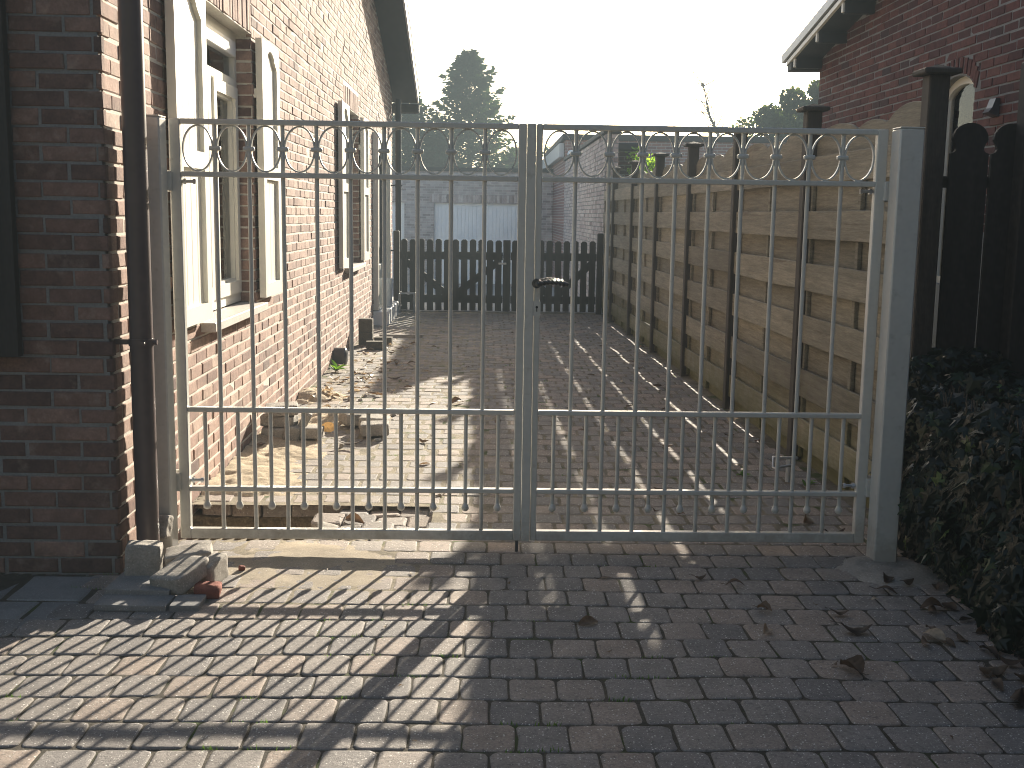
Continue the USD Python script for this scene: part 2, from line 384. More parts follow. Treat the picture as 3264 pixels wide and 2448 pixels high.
mat('far_red_brick', {'geo': ('geometry', {}), 'sp': ('separate_xyz', {}), 'cb': ('combine_xyz', {}),
                      'b': ('brick_texture', {'scale': 1.0, 'brick_width': .215, 'row_height': .0667, 'mortar_size': .007, 'mortar_smooth': .2, 'bias': -.1, 'color1': (.27, .14, .11), 'color2': (.17, .09, .085), 'mortar': (.36, .34, .32)}),
                      'p': ('principled_bsdf', {'roughness': .9})},
    [('geo.position', 'sp.vector'), ('sp.x', 'cb.x'), ('sp.z', 'cb.y'), ('cb.vector', 'b.vector'), ('b.color', 'p.base_color')])

rng = np.random.default_rng(7)


# ------------------------------------------------------------------ bricks
def brick_mesh(o, U, N, u0, u1, v0, v1, r, proud=.0045, back=.03, jit=.0016, bev=.0035):
    """One brick of a wall: 12 corners (front inset, edge ring, back ring), facing N."""
    u0 += r.normal(0, jit); u1 += r.normal(0, jit); v0 += r.normal(0, jit * .7); v1 += r.normal(0, jit * .7)
    d = max(.002, proud + r.normal(0, .0018))
    c = [(u0, v0), (u1, v0), (u1, v1), (u0, v1)]; b = bev * r.uniform(.7, 1.5)
    ci = [(u0 + b, v0 + b), (u1 - b, v0 + b), (u1 - b, v1 - b), (u0 + b, v1 - b)]
    tl = r.normal(0, .0012, 2)
    P = []
    for k, (a, z) in enumerate(ci): P.append((a, z, d + (tl[0] if k in (1, 2) else 0) + (tl[1] if k > 1 else 0)))
    for a, z in c: P.append((a + r.normal(0, .0007), z + r.normal(0, .0007), d - b))
    for a, z in c: P.append((a, z, -back))
    P = np.array(P)
    v = o + P[:, :1] * U + P[:, 1:2] * np.array([0, 0, 1.0]) + P[:, 2:] * N
    return v


_q = [(0, 1, 2, 3)] + [(4 + k, 4 + (k + 1) % 4, (k + 1) % 4, k) for k in range(4)] + [(8 + k, 8 + (k + 1) % 4, 4 + (k + 1) % 4, 4 + k) for k in range(4)]
_q = np.array(_q); BRICK_F = np.vstack([_q[:, [0, 1, 2]], _q[:, [0, 2, 3]]])


def wall_bricks(o, U, N, u0, u1, v0, v1, L=.2185, H=.0693, joint=.011, skip=None, top=None, seed=0, tone=(.5, .2), phase=0.0, jit=.0016, soldiers=()):
    """Running-bond bricks on the wall plane o + u U + v Z, clipped by skip(u0,u1,v0,v1)->list of (u0,u1) pieces."""
    r = np.random.default_rng(seed); o, U, N = (np.asarray(a, float) for a in (o, U, N))
    flipped = np.cross(U, [0, 0, 1.0]) @ N < 0
    F = BRICK_F[:, ::-1] if flipped else BRICK_F
    out = []
    for k in range(int(round((v1 - v0) / H))):
        a = v0 + k * H + joint / 2; b = v0 + (k + 1) * H - joint / 2
        s = u0 + phase + (0 if k % 2 else L / 2) - 2 * L
        while s < u1:
            lo, hi = max(s + joint / 2, u0), min(s + L - joint / 2, u1)
            s += L
            if hi - lo < .02: continue
            pieces = [(lo, hi)]
            if skip: pieces = skip(lo, hi, a, b)
            for p, q in pieces:
                if q - p < .02: continue
                if top and b > min(top(p), top(q)): continue
                t = float(np.clip(r.normal(*tone), 0, 1))
                out.append((brick_mesh(o, U, N, p, q, a, b, r, jit=jit), F, t))
    for (su0, su1, sv0, sv1) in soldiers:
        n = int(round((su1 - su0) / .0655)); w = (su1 - su0) / n
        for i in range(n):
            t = float(np.clip(r.normal(*tone), 0, 1))
            out.append((brick_mesh(o, U, N, su0 + i * w + .005, su0 + (i + 1) * w - .005, sv0 + .005, sv1 - .005, r, jit=jit), F, t))
    return out


def minus(lo, hi, cuts):
    pieces = [(lo, hi)]
    for c0, c1 in cuts:
        nxt = []
        for a, b in pieces:
            if c1 <= a or c0 >= b: nxt.append((a, b)); continue
            if c0 > a: nxt.append((a, c0))
            if c1 < b: nxt.append((c1, b))
        pieces = nxt
    return pieces


def in_view_area(v):
    p = project(v)
    if (p[:, 2] < .3).any(): return 0.0
    if p[:, 0].max() < 0 or p[:, 0].min() > 3264 or p[:, 1].max() < 0 or p[:, 1].min() > 2448: return 0.0
    q = p[:4]
    x, y = q[:, 0], q[:, 1]
    return abs((x * np.roll(y, -1) - y * np.roll(x, -1)).sum()) / 2


def split_bricks(groups, limit, mats, hidden=None):
    """groups: list of (parent path, bricks). The limit largest in view become parts, the rest one stuff mesh per parent."""
    scored = []
    for gi, (par, bs) in enumerate(groups):
        for bi, b in enumerate(bs):
            a = in_view_area(b[0])
            if hidden and hidden(b[0]): a = 0
            scored.append((a, gi, bi))
    scored.sort(reverse=True)
    single = {(gi, bi) for a, gi, bi in scored[:limit] if a > 0}
    for gi, (par, bs) in enumerate(groups):
        rest = MB()
        for bi, (v, f, t) in enumerate(bs):
            if (gi, bi) in single: put(par, 'brick', (v, f, np.full(len(v), t)), mats[gi])
            else: rest.add(v, f, t)
        if rest.n: put(par, 'bricks', rest, mats[gi], kind='stuff')


def slab(par, name, poly_yz, x0, x1, matname, **kw):
    """Polygon in the y-z plane extruded along x from x0 to x1."""
    v, f = prism(poly_yz, x1 - x0)
    w = np.stack([v[:, 2] + x0, v[:, 0], v[:, 1]], -1)
    return put(par, name, (w, f), matname, **kw)


def slab_xz(par, name, poly_xz, y0, y1, matname, **kw):
    v, f = prism(poly_xz, y1 - y0)
    w = np.stack([v[:, 0], v[:, 2] + y0, v[:, 1]], -1)
    return put(par, name, (w, f[:, ::-1]), matname, **kw)
# ================================================================== GROUND
def ground_z(y): return np.interp(y, [-300, 12.5, 26, 300], [-.014, -.014, -.45, -.45])


gx = [-300, -1.75, -.3, 300]; gy = [-300, -.2, 3.4, 12.5, 26, 300]
gm = MB()
for i in range(3):
    for j in range(5):
        if (i, j) == (1, 1): continue
        q = [(gx[i], gy[j]), (gx[i + 1], gy[j]), (gx[i + 1], gy[j + 1]), (gx[i], gy[j + 1])]
        gm.add([(x, y, float(ground_z(y)) - .046) for x, y in q], [[0, 1, 2, 3]], 0.0)
put('/World', 'ground', gm, 'joint_soil', kind='structure')


def heightfield(x0, x1, y0, y1, step, fn):
    nx, ny = int(round((x1 - x0) / step)) + 1, int(round((y1 - y0) / step)) + 1
    X, Y = np.meshgrid(np.linspace(x0, x1, nx), np.linspace(y0, y1, ny), indexing='ij')
    v = np.stack([X, Y, fn(X, Y)], -1).reshape(-1, 3)
    a = (np.arange(nx - 1)[:, None] * ny + np.arange(ny - 1)[None]).ravel()
    f = np.stack([a, a + ny, a + ny + 1, a + 1], -1)
    return v, np.vstack([f[:, [0, 1, 2]], f[:, [0, 2, 3]]])


def n2(X, Y, s, seed=0, oct=4): return meshkit.fbm(np.stack([X * s, Y * s, np.zeros_like(X)], -1), oct, seed)


def smooth(x, a, b):
    t = np.clip((x - a) / (b - a), 0, 1); return t * t * (3 - 2 * t)


HX0, HX1, HY0, HY1 = -1.70, -.97, .17, .835


def soil(X, Y):
    d = smooth(X, HX1 + .10, HX1 - .02) * smooth(Y, HY0 - .06, HY0 + .06) * smooth(Y, HY1 + .025, HY1 - .02)
    edge = np.minimum(np.minimum(X + 1.75, -.3 - X), np.minimum(Y + .2, 3.4 - Y))
    r = smooth(edge, 0, .08)
    z = -.060 - .02 * r * smooth(X, -.35, -.9) - .13 * d + (n2(X, Y, 9, 3) - .5) * .05 * r * (.3 + d) + (n2(X, Y, 30, 4) - .5) * .018 * r
    broken = smooth(X, -1.05, -.95) * smooth(X, -.42, -.5) * smooth(Y, .05, .12) * smooth(Y, .8, .7)
    return z - .035 * broken


put('/World', 'dug_soil', heightfield(-1.75, -.3, -.2, 3.4, .0225, soil), 'dug_earth', smooth=True, kind='structure')
# a forecourt sheet that carries the paving on towards the street
put('/World', 'forecourt', MB().add([(-9, -14, -.012), (9, -14, -.012), (9, -3.62, -.012), (-9, -3.62, -.012)], [[0, 1, 2, 3]]), 'paver_stone', kind='structure')
ym = MB(); ysx = np.linspace(12.55, 26, 12)
for a, b in zip(ysx[:-1], ysx[1:]):
    za, zb = (float(ground_z(q)) + .015 for q in (a, b))
    ym.add([(-6.5, a, za), (1.56, a, za), (1.56, b, zb), (-6.5, b, zb)], [[0, 1, 2, 3]])
put('/World', 'yard', ym, 'yard_concrete', kind='structure')
put('/World', 'kerb', MB().box((-1.55, 12.40, -.05), (1.53, 12.55, .022), .006), 'yard_concrete', kind='structure')


# ------------------------------------------------------------------ pavers
def paver_mesh(cx, cy, w, d, r, fine=False, tilt=(0, 0), dz=0.0, yaw=0.0, depth=.075, corner=.016):
    hw, hd = w / 2, d / 2
    pts = []
    for sx, sy, order in ((1, -1, 0), (1, 1, 1), (-1, 1, 2), (-1, -1, 3)):
        k = corner * r.uniform(.6, 1.6)
        a = [(sx * hw, sy * (hd - k)), (sx * (hw - .32 * k), sy * (hd - .32 * k)), (sx * (hw - k), sy * hd)]
        if order in (1, 3): a = a[::-1]
        pts += a[::-1] if order in (0, 1, 2, 3) and False else a
    p = np.array(pts)
    ang = np.arctan2(p[:, 1], p[:, 0]); p = p[np.argsort(ang)]
    mids = (p + np.roll(p, -1, 0)) / 2
    ln = np.linalg.norm(p - np.roll(p, -1, 0), axis=1)
    out = []
    for i in range(len(p)):
        out.append(p[i])
        if ln[i] > .05: out.append(mids[i] + r.normal(0, .0012, 2))
    p = np.array(out) + r.normal(0, .0011, (len(out), 2))
    n = len(p); nr = np.linalg.norm(p, axis=1, keepdims=True)
    rings = [(0.0, -depth), (0.0, -.0065)] + ([(.002, -.0026), (.006, -.0008)] if fine else []) + [(.011, 0.0)]
    V = []
    for ins, z in rings:
        q = p * (1 - ins / nr * 1.15)
        zz = np.full(n, z) + (r.normal(0, .0003, n) if z > -.02 else 0)
        V.append(np.column_stack([q, zz]))
    V.append(np.array([[0, 0, r.normal(.0004, .0003)]]))
    v = np.vstack(V); f = []
    for k in range(len(rings) - 1):
        for i in range(n):
            j = (i + 1) % n
            f += [(k * n + i, k * n + j, (k + 1) * n + j), (k * n + i, (k + 1) * n + j, (k + 1) * n + i)]
    b = (len(rings) - 1) * n; c = len(v) - 1
    f += [(b + i, b + (i + 1) % n, c) for i in range(n)]
    v = v @ rot(tilt[0], tilt[1], yaw).T + np.array([cx, cy, dz])
    return v, np.array(f)


ROW, COL = .1705, .1545


def fence_x(y): return 1.775 - .018 * y


def pave_z(X, Y): return (n2(np.asarray(X, float), np.asarray(Y, float), 1.6, 5, 3) - .5) * .020


def sandy(X, Y):
    back = smooth(Y, -.15, .5) * (.55 + .45 * smooth(X, .2, -.6))
    front = smooth(((X + 1.0) / .75) ** 2 + ((Y + .2) / .62) ** 2, 1.1, .5)
    return np.clip(np.maximum(back, front) * (.45 + 1.1 * n2(X, Y, 3.5, 44)), 0, 1)


def joint_fill():
    v, f = heightfield(-3.32, 1.97, -3.72, 12.42, .055, lambda X, Y: pave_z(X, Y) - .0042 + .0030 * sandy(X, Y) + (n2(X, Y, 6, 40) - .5) * .004)
    c = v[f].mean(1)
    cut = ((c[:, 0] < -.46) & (c[:, 1] > .165) & (c[:, 1] < .81)) | ((c[:, 0] < -1.69) & (c[:, 1] > -.33))
    return v, f[~cut], sandy(v[:, 0], v[:, 1])


put('/World', 'joint_fill', joint_fill(), 'joint_soil', smooth=True, kind='structure')
pavers = []
prng = np.random.default_rng(11)
for k in range(-20, 75):
    ya = -.345 + .1705 * k + .002; yb = ya + ROW - .004; cy = (ya + yb) / 2
    if yb > 12.41: break
    xl = -3.3 if cy < -.36 else -1.688
    xr = 1.95 if cy < -.15 else fence_x(cy) - .03
    s = -.423 + (0.0 if k % 2 else .0925) - 30 * COL
    rowoff = prng.normal(0, .008)
    while s < xr:
        a, b = max(s + rowoff + .002, xl), min(s + rowoff + COL - .002, xr); s += COL
        if b - a < .035: continue
        cx = (a + b) / 2
        if -.92 < cy < -.34 and cx < -1.74: continue            # larger slabs lie there
        if cx < HX1 - .02 and HY0 - .02 < cy < HY1 + .02: continue   # the dug hole
        broken = HX1 - .02 <= cx < -.50 and .2 < cy < .80
        if broken and prng.random() < .22: continue
        dz = (meshkit.fbm(np.array([cx * 1.6, cy * 1.6, 0.0]), 3, 5) - .5) * 0 + float(pave_z(np.array(cx), np.array(cy))) + prng.normal(0, .0007)
        tl = prng.normal(0, .0022, 2); yw = prng.normal(0, .010)
        if broken: dz += prng.uniform(-.03, .004); tl = prng.normal(0, .07, 2); yw = prng.normal(0, .09)
        t = float(np.clip(prng.normal(.48, .30), 0, 1))
        near = cy < .1
        pavers.append((paver_mesh(cx, cy, (b - a) - .002 * prng.random(), (yb - ya) - .003 * prng.random(), prng, near, tl, dz, yw), t))
PAV = thing('pavement', kind='structure')
area = []
for i, ((v, f), t) in enumerate(pavers):
    p = project(v[-1:])[0]
    ok = p[2] > .5 and -60 < p[0] < 3324 and 0 < p[1] < 2500
    area.append((1 / p[2] ** 3 if ok else 0, i))
single = {i for a, i in sorted(area, reverse=True)[:300] if a > 0}
rest = MB()
for i, ((v, f), t) in enumerate(pavers):
    if i in single: put(PAV, 'paver', (v, f, np.full(len(v), t)), 'paver_stone', smooth=50)
    else: rest.add(v, f, t)
put(PAV, 'pavers', rest, 'paver_stone', kind='stuff')
# larger grey slabs along the foot of the house front
for i, (xa, xb) in enumerate(((-1.74, -2.04), (-2.045, -2.345), (-2.35, -2.65), (-2.655, -2.955))):
    for j, (ya, yb) in enumerate(((-.36, -.655), (-.66, -.955))):
        sh = .15 if j else 0
        if j and i == 0:
            v, f = paver_mesh(-1.812, (ya + yb) / 2, .145, .288, prng, False, (0, 0), -.002, 0, .05, .006)
            put(PAV, 'slab', (v, f, np.full(len(v), .5)), 'slab_stone')
        v, f = paver_mesh((xa + xb) / 2 - sh + .0, (ya + yb) / 2, .292, .288, prng, False, prng.normal(0, .006, 2), prng.normal(-.002, .002), prng.normal(0, .006), .05, .006)
        put(PAV, 'slab', (v, f, np.full(len(v), float(prng.random()))), 'slab_stone')


# sand spread over the paving by the wall
def sand_h(X, Y):
    th = .050 * smooth(X, -1.05, -1.69) * smooth(Y, .86, 1.1) * smooth(Y, 3.6, 2.6) + .016 * smooth(X, -.55, -1.0) * smooth(Y, .86, 1.1) * smooth(Y, 3.0, 2.0)
    th += .10 * np.exp(-(((X + 1.62) / .24) ** 2 + ((Y - 4.25) / .30) ** 2)) + .07 * np.exp(-(((X + 1.30) / .22) ** 2 + ((Y - 3.25) / .22) ** 2)) + .05 * np.exp(-(((X + 1.05) / .16) ** 2 + ((Y - 3.3) / .18) ** 2))
    return -.030 + th + (n2(X, Y, 2.4, 8) - .5) * .034 + (n2(X, Y, 14, 9) - .5) * (.012 + .5 * th) + (n2(X, Y, 45, 10) - .5) * .010


put('/World', 'sand', heightfield(-1.69, -.45, .86, 4.9, .0165, sand_h), 'sand', smooth=True, kind='stuff',
    label='light yellow sand and rubble spread over the paving along the brick wall', cat='sand')

def dust_h(X, Y):
    e = smooth(((X + .98) / .62) ** 2 + ((Y + .22) / .50) ** 2, 1.15, .25)
    return pave_z(X, Y) - .010 + .0098 * e + (n2(X, Y, 5, 51) - .5) * .011 * e + (n2(X, Y, 40, 52) - .5) * .003


put('/World', 'sand', heightfield(-1.66, -.30, -.80, .16, .014, dust_h), 'dust', smooth=True, kind='stuff',
    label='thin film of sand on the paving in front of the left gate leaf', cat='sand')

# ================================================================== LEFT BRICK HOUSE
WX = -1.700
OPEN = [(1.10, 2.56, .895, 2.585), (7.20, 8.62, .895, 2.585), (10.22, 12.15, .20, 2.42)]


def zs_left(y): return 4.213 - .32 * (abs(y - 6.5) + 6.5 - 10.483)


HOUSE = thing('brick_house', 'brown brick house with cream shutters on the left of the gate', 'house')
gable = Polygon([(-.298, -.3), (13.3, -.3), (13.3, zs_left(13.3) + .1), (6.5, zs_left(6.5) + .1), (-.298, zs_left(-.298) + .1)])
for a, b, c, d in OPEN: gable = gable.difference(sbox(a, c, b, d))
SIDE = slab(HOUSE, 'side_wall', gable, -2.0, WX, 'mortar')


def skip_left(lo, hi, a, b):
    cuts = [(y0, y1) for y0, y1, z0, z1 in OPEN if b > z0 + .01 and a < z1 - .01]
    cuts += [(y0 - .0, y1 + .0) for y0, y1, z0, z1 in OPEN[:2] if b > z1 and a < z1 + .215]
    return minus(lo, hi, cuts)


side = wall_bricks((WX, 0, 0), (0, 1, 0), (1, 0, 0), -.322, 13.29, -.21, 5.5, skip=skip_left, top=lambda y: zs_left(y) + .05, seed=1, tone=(.5, .2),
                   soldiers=[(OPEN[0][0], OPEN[0][1], 2.587, 2.80), (OPEN[1][0], OPEN[1][1], 2.587, 2.80)])
for y0, y1, z0, z1 in OPEN[:2]:
    side += wall_bricks((WX + .004, y1, 0), (-1, 0, 0), (0, -1, 0), .002, .11, z0 + .0, z1, L=.8, seed=int(y1 * 10), tone=(.4, .2))
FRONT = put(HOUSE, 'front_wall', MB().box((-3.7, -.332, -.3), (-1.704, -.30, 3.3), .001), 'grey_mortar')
front = wall_bricks((-1.690, -.332, 0), (-1, 0, 0), (0, -1, 0), 0, 1.9, -.07, 3.25, seed=2, tone=(.14, .14), phase=.03, jit=.0022)  # bricks and mortar darker than on the side wall, painting in shade
hid = lambda v: v[:, 1].min() > 5.5
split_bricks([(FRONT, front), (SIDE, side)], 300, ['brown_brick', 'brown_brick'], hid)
put(HOUSE, 'rear_wall', MB().box((-8, 13.05, -.4), (-2.0, 13.3, 3.3), .001), 'mortar')
put(HOUSE, 'far_wall', MB().box((-8.2, -.3, -.3), (-8.0, 13.3, 3.3), .001), 'mortar')
# roof: soffit, tiles, verge board and trim
def roof_band(a, b, ext0=-.85, ext1=13.62):
    f = lambda y, o: (y, 4.213 - .32 * (abs(y - 6.5) + 6.5 - 10.483) + o)
    return Polygon([f(ext0, a), f(6.5, a), f(ext1, a), f(ext1, b), f(6.5, b), f(ext0, b)])


slab(HOUSE, 'soffit', roof_band(0, .03), -8.5, -1.325, 'soffit_dark')
slab(HOUSE, 'roof', roof_band(.033, .19), -8.5, -1.325, 'roof_tile')
slab(HOUSE, 'verge_board', roof_band(-.012, .17), -1.323, -1.30, 'grey_trim')
slab(HOUSE, 'verge_trim', roof_band(.172, .215), -1.36, -1.292, 'soffit_dark')
put(HOUSE, 'gutter', MB().box((-8.5, 13.625, 3.05), (-1.30, 13.76, 3.20), .02), 'soffit_dark')


def shutter(y0, y1, z0=.925, z1=2.57, x0=-1.678, x1=-1.636):
    w = y1 - y0; st = .092
    a, b = y0 + st, y1 - st; m = (a + b) / 2
    arc = [(m + (w / 2 - st - .075) * math.cos(t), 2.452 + .070 * math.sin(t)) for t in np.linspace(0, PI, 13)]
    upper = Polygon([(a, 1.775), (b, 1.775), (b, 2.425), (b - .05, 2.452)] + arc[1:-1] + [(a + .05, 2.452), (a, 2.425)])
    lower = sbox(a, 1.012, b, 1.69)
    fr = sbox(y0, z0, y1, z1).difference(upper).difference(lower)
    s = slab(HOUSE, 'shutter', fr, x0, x1, 'cream_paint')
    n = 4; bw = (b - a + .02) / n
    for za, zb in ((1.0, 1.70), (1.765, 2.535)):
        for i in range(n):
            ya = a - .01 + i * bw
            put(s, 'board', MB().box((x0 + .004, ya + .0015, za), (x0 + .020, ya + bw - .0015, zb), .003), 'cream_paint')
    put(s, 'hinge', MB().box((x0 - .022, (y0 if y0 > OPEN[0][1] - .1 and y0 < 5 or y0 > 8 else y1 - .03), 2.2), (x0, (y0 if y0 > OPEN[0][1] - .1 and y0 < 5 or y0 > 8 else y1 - .03) + .03, 2.26), .003), 'cream_paint')
    return s


shutter(.525, 1.122); shutter(2.585, 3.182); shutter(6.605, 7.222); shutter(8.600, 9.195)


def window_left(y0, y1, z0, z1):
    fo = .058
    xo, xi = -1.865, -1.795
    w = slab(HOUSE, 'window', sbox(y0, z0 + .012, y1, z1).difference(sbox(y0 + fo, z0 + .07, y1 - fo, z1 - .055)), xo, xi, 'cream_paint')
    mid = (y0 + y1) / 2
    ya, yb = y0 + fo, y1 - fo
    put(w, 'transom', MB().box((xo, ya, z1 - .335), (xi + .006, yb, z1 - .285), .004), 'cream_paint')
    put(w, 'vent_grille', MB().box((xo + .01, ya, z1 - .150), (xi + .012, yb, z1 - .057), .006), 'white_paint')
    put(w, 'top_pane', MB().box((xo + .03, ya, z1 - .285), (xo + .036, yb, z1 - .15), .001), 'window_glass')
    put(w, 'mullion', MB().box((xo, mid - .035, z0 + .07), (xi + .004, mid + .035, z1 - .336), .004), 'cream_paint')
    for a, b in ((ya, mid - .036), (mid + .036, yb)):
        sash = slab(w, 'sash', sbox(a + .004, z0 + .074, b - .004, z1 - .34).difference(sbox(a + .07, z0 + .15, b - .07, z1 - .41)), xo + .01, xi + .018, 'cream_paint')
        bead = sbox(a + .07, z0 + .15, b - .07, z1 - .41).difference(sbox(a + .088, z0 + .168, b - .088, z1 - .428))
        slab(w, 'glazing_bead', bead, xo + .03, xi - .002, 'cream_paint')
        put(w, 'pane', MB().box((xo + .034, a + .086, z0 + .166), (xo + .040, b - .086, z1 - .426), .001), 'window_glass')
    # pleated curtain behind the glass
    n = 120; yy = np.linspace(y0 + .02, y1 - .02, n); xx = -1.93 + .018 * np.sin(yy * 62) + .006 * np.sin(yy * 23)
    v = np.vstack([np.column_stack([xx, yy, np.full(n, z0 + .03)]), np.column_stack([xx, yy, np.full(n, z1 - .05)])])
    f = np.array([(i, i + 1, n + i + 1, n + i) for i in range(n - 1)])
    put(w, 'curtain', MB().add(v, f), 'curtain', smooth=True)
    put(w, 'sill', MB().box((-1.80, y0 + .003, z0 - .045), (-1.618, y1 - .006, z0 + .004), .004), 'sill_stone')
    return w


for o in OPEN[:2]: window_left(*o)
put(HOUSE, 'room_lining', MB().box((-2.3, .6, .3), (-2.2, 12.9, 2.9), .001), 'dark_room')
# the door at the far end: projecting surround, dark glazed leaf, arched head, stone step
d0, d1, dz0, dz1 = OPEN[2]
arch = [((d0 + d1) / 2 + (d1 - d0 - .16) / 2 * math.cos(t), 2.18 + .14 * math.sin(t)) for t in np.linspace(0, PI, 15)]
dfr = sbox(d0, dz0, d1, dz1 + .10).difference(Polygon([(d0 + .08, dz0 + .02), (d1 - .08, dz0 + .02)] + arch))
DOOR = slab(HOUSE, 'door', dfr, -1.78, -1.625, 'cream_paint')
put(DOOR, 'pane', MB().box((-1.755, d0 + .05, dz0 + .55), (-1.748, d1 - .05, 2.36), .001), 'dark_room')
put(DOOR, 'panel', MB().box((-1.76, d0 + .05, dz0 + .01), (-1.735, d1 - .05, dz0 + .55), .004), 'cream_paint')
put(DOOR, 'mullion', MB().box((-1.76, (d0 + d1) / 2 - .05, dz0 + .56), (-1.72, (d0 + d1) / 2 + .05, 2.30), .004), 'cream_paint')
put(HOUSE, 'doorstep', MB().box((-1.80, d0 - .02, -.02), (-1.50, d1 - .02, .185), .008), 'white_paint')


def downpipe(x, y, z0, z1, r, matname, brackets, wallx):
    d = put(HOUSE, 'downpipe', MB().add(*tube([(x, y, z0), (x, y, z1)], r, 24)), matname, smooth=40)
    for zb in brackets:
        m = MB().add(*tube([(x, y, zb - .014), (x, y, zb + .014)], r + .004, 24))
        m.box((wallx, y - .010, zb - .010), (x, y + .010, zb + .010), .002)
        m.add(*tube([(x + r * .5, y - r - .018, zb), (x + r * .5, y - r + .012, zb)], .009, 8)).add(*tube([(x + r + .002, y, zb), (x + r + .018, y, zb)], .011, 8))
        put(d, 'bracket', m, matname, smooth=40)
    return d


downpipe(-1.592, -.275, -.05, 3.3, .046, 'pipe_plastic', [.955, 2.75], WX)
downpipe(-1.575, 12.95, -.05, 3.2, .045, 'soffit_dark', [.9, 1.9], WX)
sh = slab_xz(HOUSE, 'front_shutter', sbox(-2.6, .905, -2.035, 2.6), -.405, -.362, 'dark_wood')
# vent hood low on the side wall
vh = MB(); R_ = .088
prof = [(R_ * math.cos(t), R_ * math.sin(t)) for t in np.linspace(0, PI, 17)]
pts = [(y, .075 + z) for y, z in prof] + [(-R_, 0.0), (R_, 0.0)]
v, f = prism(Polygon([(6.28 + a, b) for a, b in pts]), .115)
vh.add(np.stack([v[:, 2] + WX, v[:, 0], v[:, 1]], -1), f)
vh.add(*ball((WX + .115, 6.28, .075), R_, 2, (.35, 1, 1)))
put(HOUSE, 'vent_hood', vh, 'grey_pipe', smooth=45)

# ================================================================== RIGHT BRICK HOUSE
RX = 3.30


def zs_right(y): return 3.14 + .182 * (7.4 - abs(y))


RH = thing('brick_house', 'dark red brick house with wide eaves behind the wooden fence', 'house')
W2 = Polygon([(3.44, 1.0), (4.12, 1.0)] + [(3.78 + .34 * math.cos(t), 2.40 + .16 * math.sin(t)) for t in np.linspace(PI, 0, 13)][::1])
W2 = Polygon([(3.44, 1.0), (4.12, 1.0), (4.12, 2.40)] + [(3.78 + .34 * math.cos(t), 2.40 + .155 * math.sin(t)) for t in np.linspace(0, PI, 13)] + [(3.44, 2.40)]).buffer(0)
rg = Polygon([(-7.4, -.3), (7.4, -.3), (7.4, zs_right(7.4) + .1), (0, zs_right(0) + .1), (-7.4, zs_right(7.4) + .1)]).difference(W2)
RW = slab(RH, 'side_wall', rg, RX, RX + .3, 'grey_mortar')


def skip_right(lo, hi, a, b):
    cuts = []
    if b > 1.0 and a < 2.40: cuts.append((3.44, 4.12))
    elif a < 2.665 and b > 2.40:
        q = 1 - ((max(a, 2.40) - 2.40) / .27) ** 2
        w = .445 * math.sqrt(max(q, 0)); cuts.append((3.78 - w, 3.78 + w))
    return minus(lo, hi, cuts)


rb = wall_bricks((RX, 0, 0), (0, 1, 0), (-1, 0, 0), -4.5, 7.39, 1.4, 4.7, L=.2185, H=.0672, joint=.011, skip=skip_right, top=lambda y: zs_right(y) + .05, seed=21, tone=(.52, .24))
r_ = np.random.default_rng(5)
for i in range(13):                                                   # segmental arch of bricks on end
    t = PI * .93 - (PI * .86) * i / 12
    ca, sa = math.cos(t), math.sin(t)
    c0 = np.array([3.78 + .355 * ca, 2.40 + .170 * sa]); dirv = np.array([.30 * ca, 1.0]) ; dirv /= np.linalg.norm(dirv)
    side_ = np.array([dirv[1], -dirv[0]]) * .022
    q = [c0 - side_, c0 + side_, c0 + dirv * .115 + side_ * 1.15, c0 + dirv * .115 - side_ * 1.15]
    v = np.array([(RX - .009, a, b) for a, b in q] + [(RX - .006, a, b) for a, b in q] + [(RX + .03, a, b) for a, b in q])
    rb.append((v, BRICK_F[:, ::-1], float(r_.uniform(.55, 1.0))))
split_bricks([(RW, rb)], 300, ['red_brick'])
put(RH, 'rear_wall', MB().box((RX + .3, 7.15, -.4), (12, 7.4, 3.2), .001), 'grey_mortar')


def rband(a, b, e=7.70):
    f = lambda y, o: (y, zs_right(y) + o)
    return Polygon([f(-e, a), f(0, a), f(e, a), f(e, b), f(0, b), f(-e, b)])


VX = RX - .30
slab(RH, 'soffit', rband(0, .02, 7.58), VX + .022, 12, 'soffit_dark')
slab(RH, 'roof', rband(.023, .14), VX + .022, 12, 'roof_tile')
slab(RH, 'verge_batten', rband(-.002, .040, 7.58), VX - .010, VX + .02, 'cream_paint')
slab(RH, 'verge_strip', rband(.042, .068, 7.62), VX, VX + .02, 'soffit_dark')
slab(RH, 'verge_trim', rband(.070, .158, 7.76), VX - .022, VX + .02, 'grey_trim')
put(RH, 'gutter', MB().box((VX, 7.42, 3.035), (12, 7.60, 3.125), .01), 'soffit_dark')
for yb in (7.345, 6.555, 5.765, 4.975, 4.185, 3.395):
    p = put(RH, 'purlin', MB().box((VX + .024, yb - .035, zs_right(yb) - .105), (RX + .03, yb + .035, zs_right(yb) - .004), .004), 'soffit_dark')
    put(p, 'purlin_end', MB().box((VX + .004, yb - .022, zs_right(yb) - .095), (VX + .0235, yb + .022, zs_right(yb) - .008), .003), 'cream_paint')
wf = W2.difference(W2.buffer(-.055))
WN = slab(RH, 'window', wf, RX + .06, RX + .13, 'cream_paint')
slab(WN, 'pane', W2.buffer(-.05), RX + .085, RX + .09, 'window_glass')
slab(WN, 'lace_curtain', W2.buffer(-.03), RX + .15, RX + .155, 'lace')
slab(RH, 'room_lining', sbox(3.0, .8, 4.6, 2.8), RX + .4, RX + .45, 'dark_room')
lampm = MB(); lp = Polygon([(0, 0), (.075, .03), (.05, .06), (.028, .125), (0, .125)])
v, f = prism(lp, .10)
lampm.add(np.stack([RX - .008 - v[:, 0], v[:, 2] + 3.0, v[:, 1] + 2.195], -1), f)
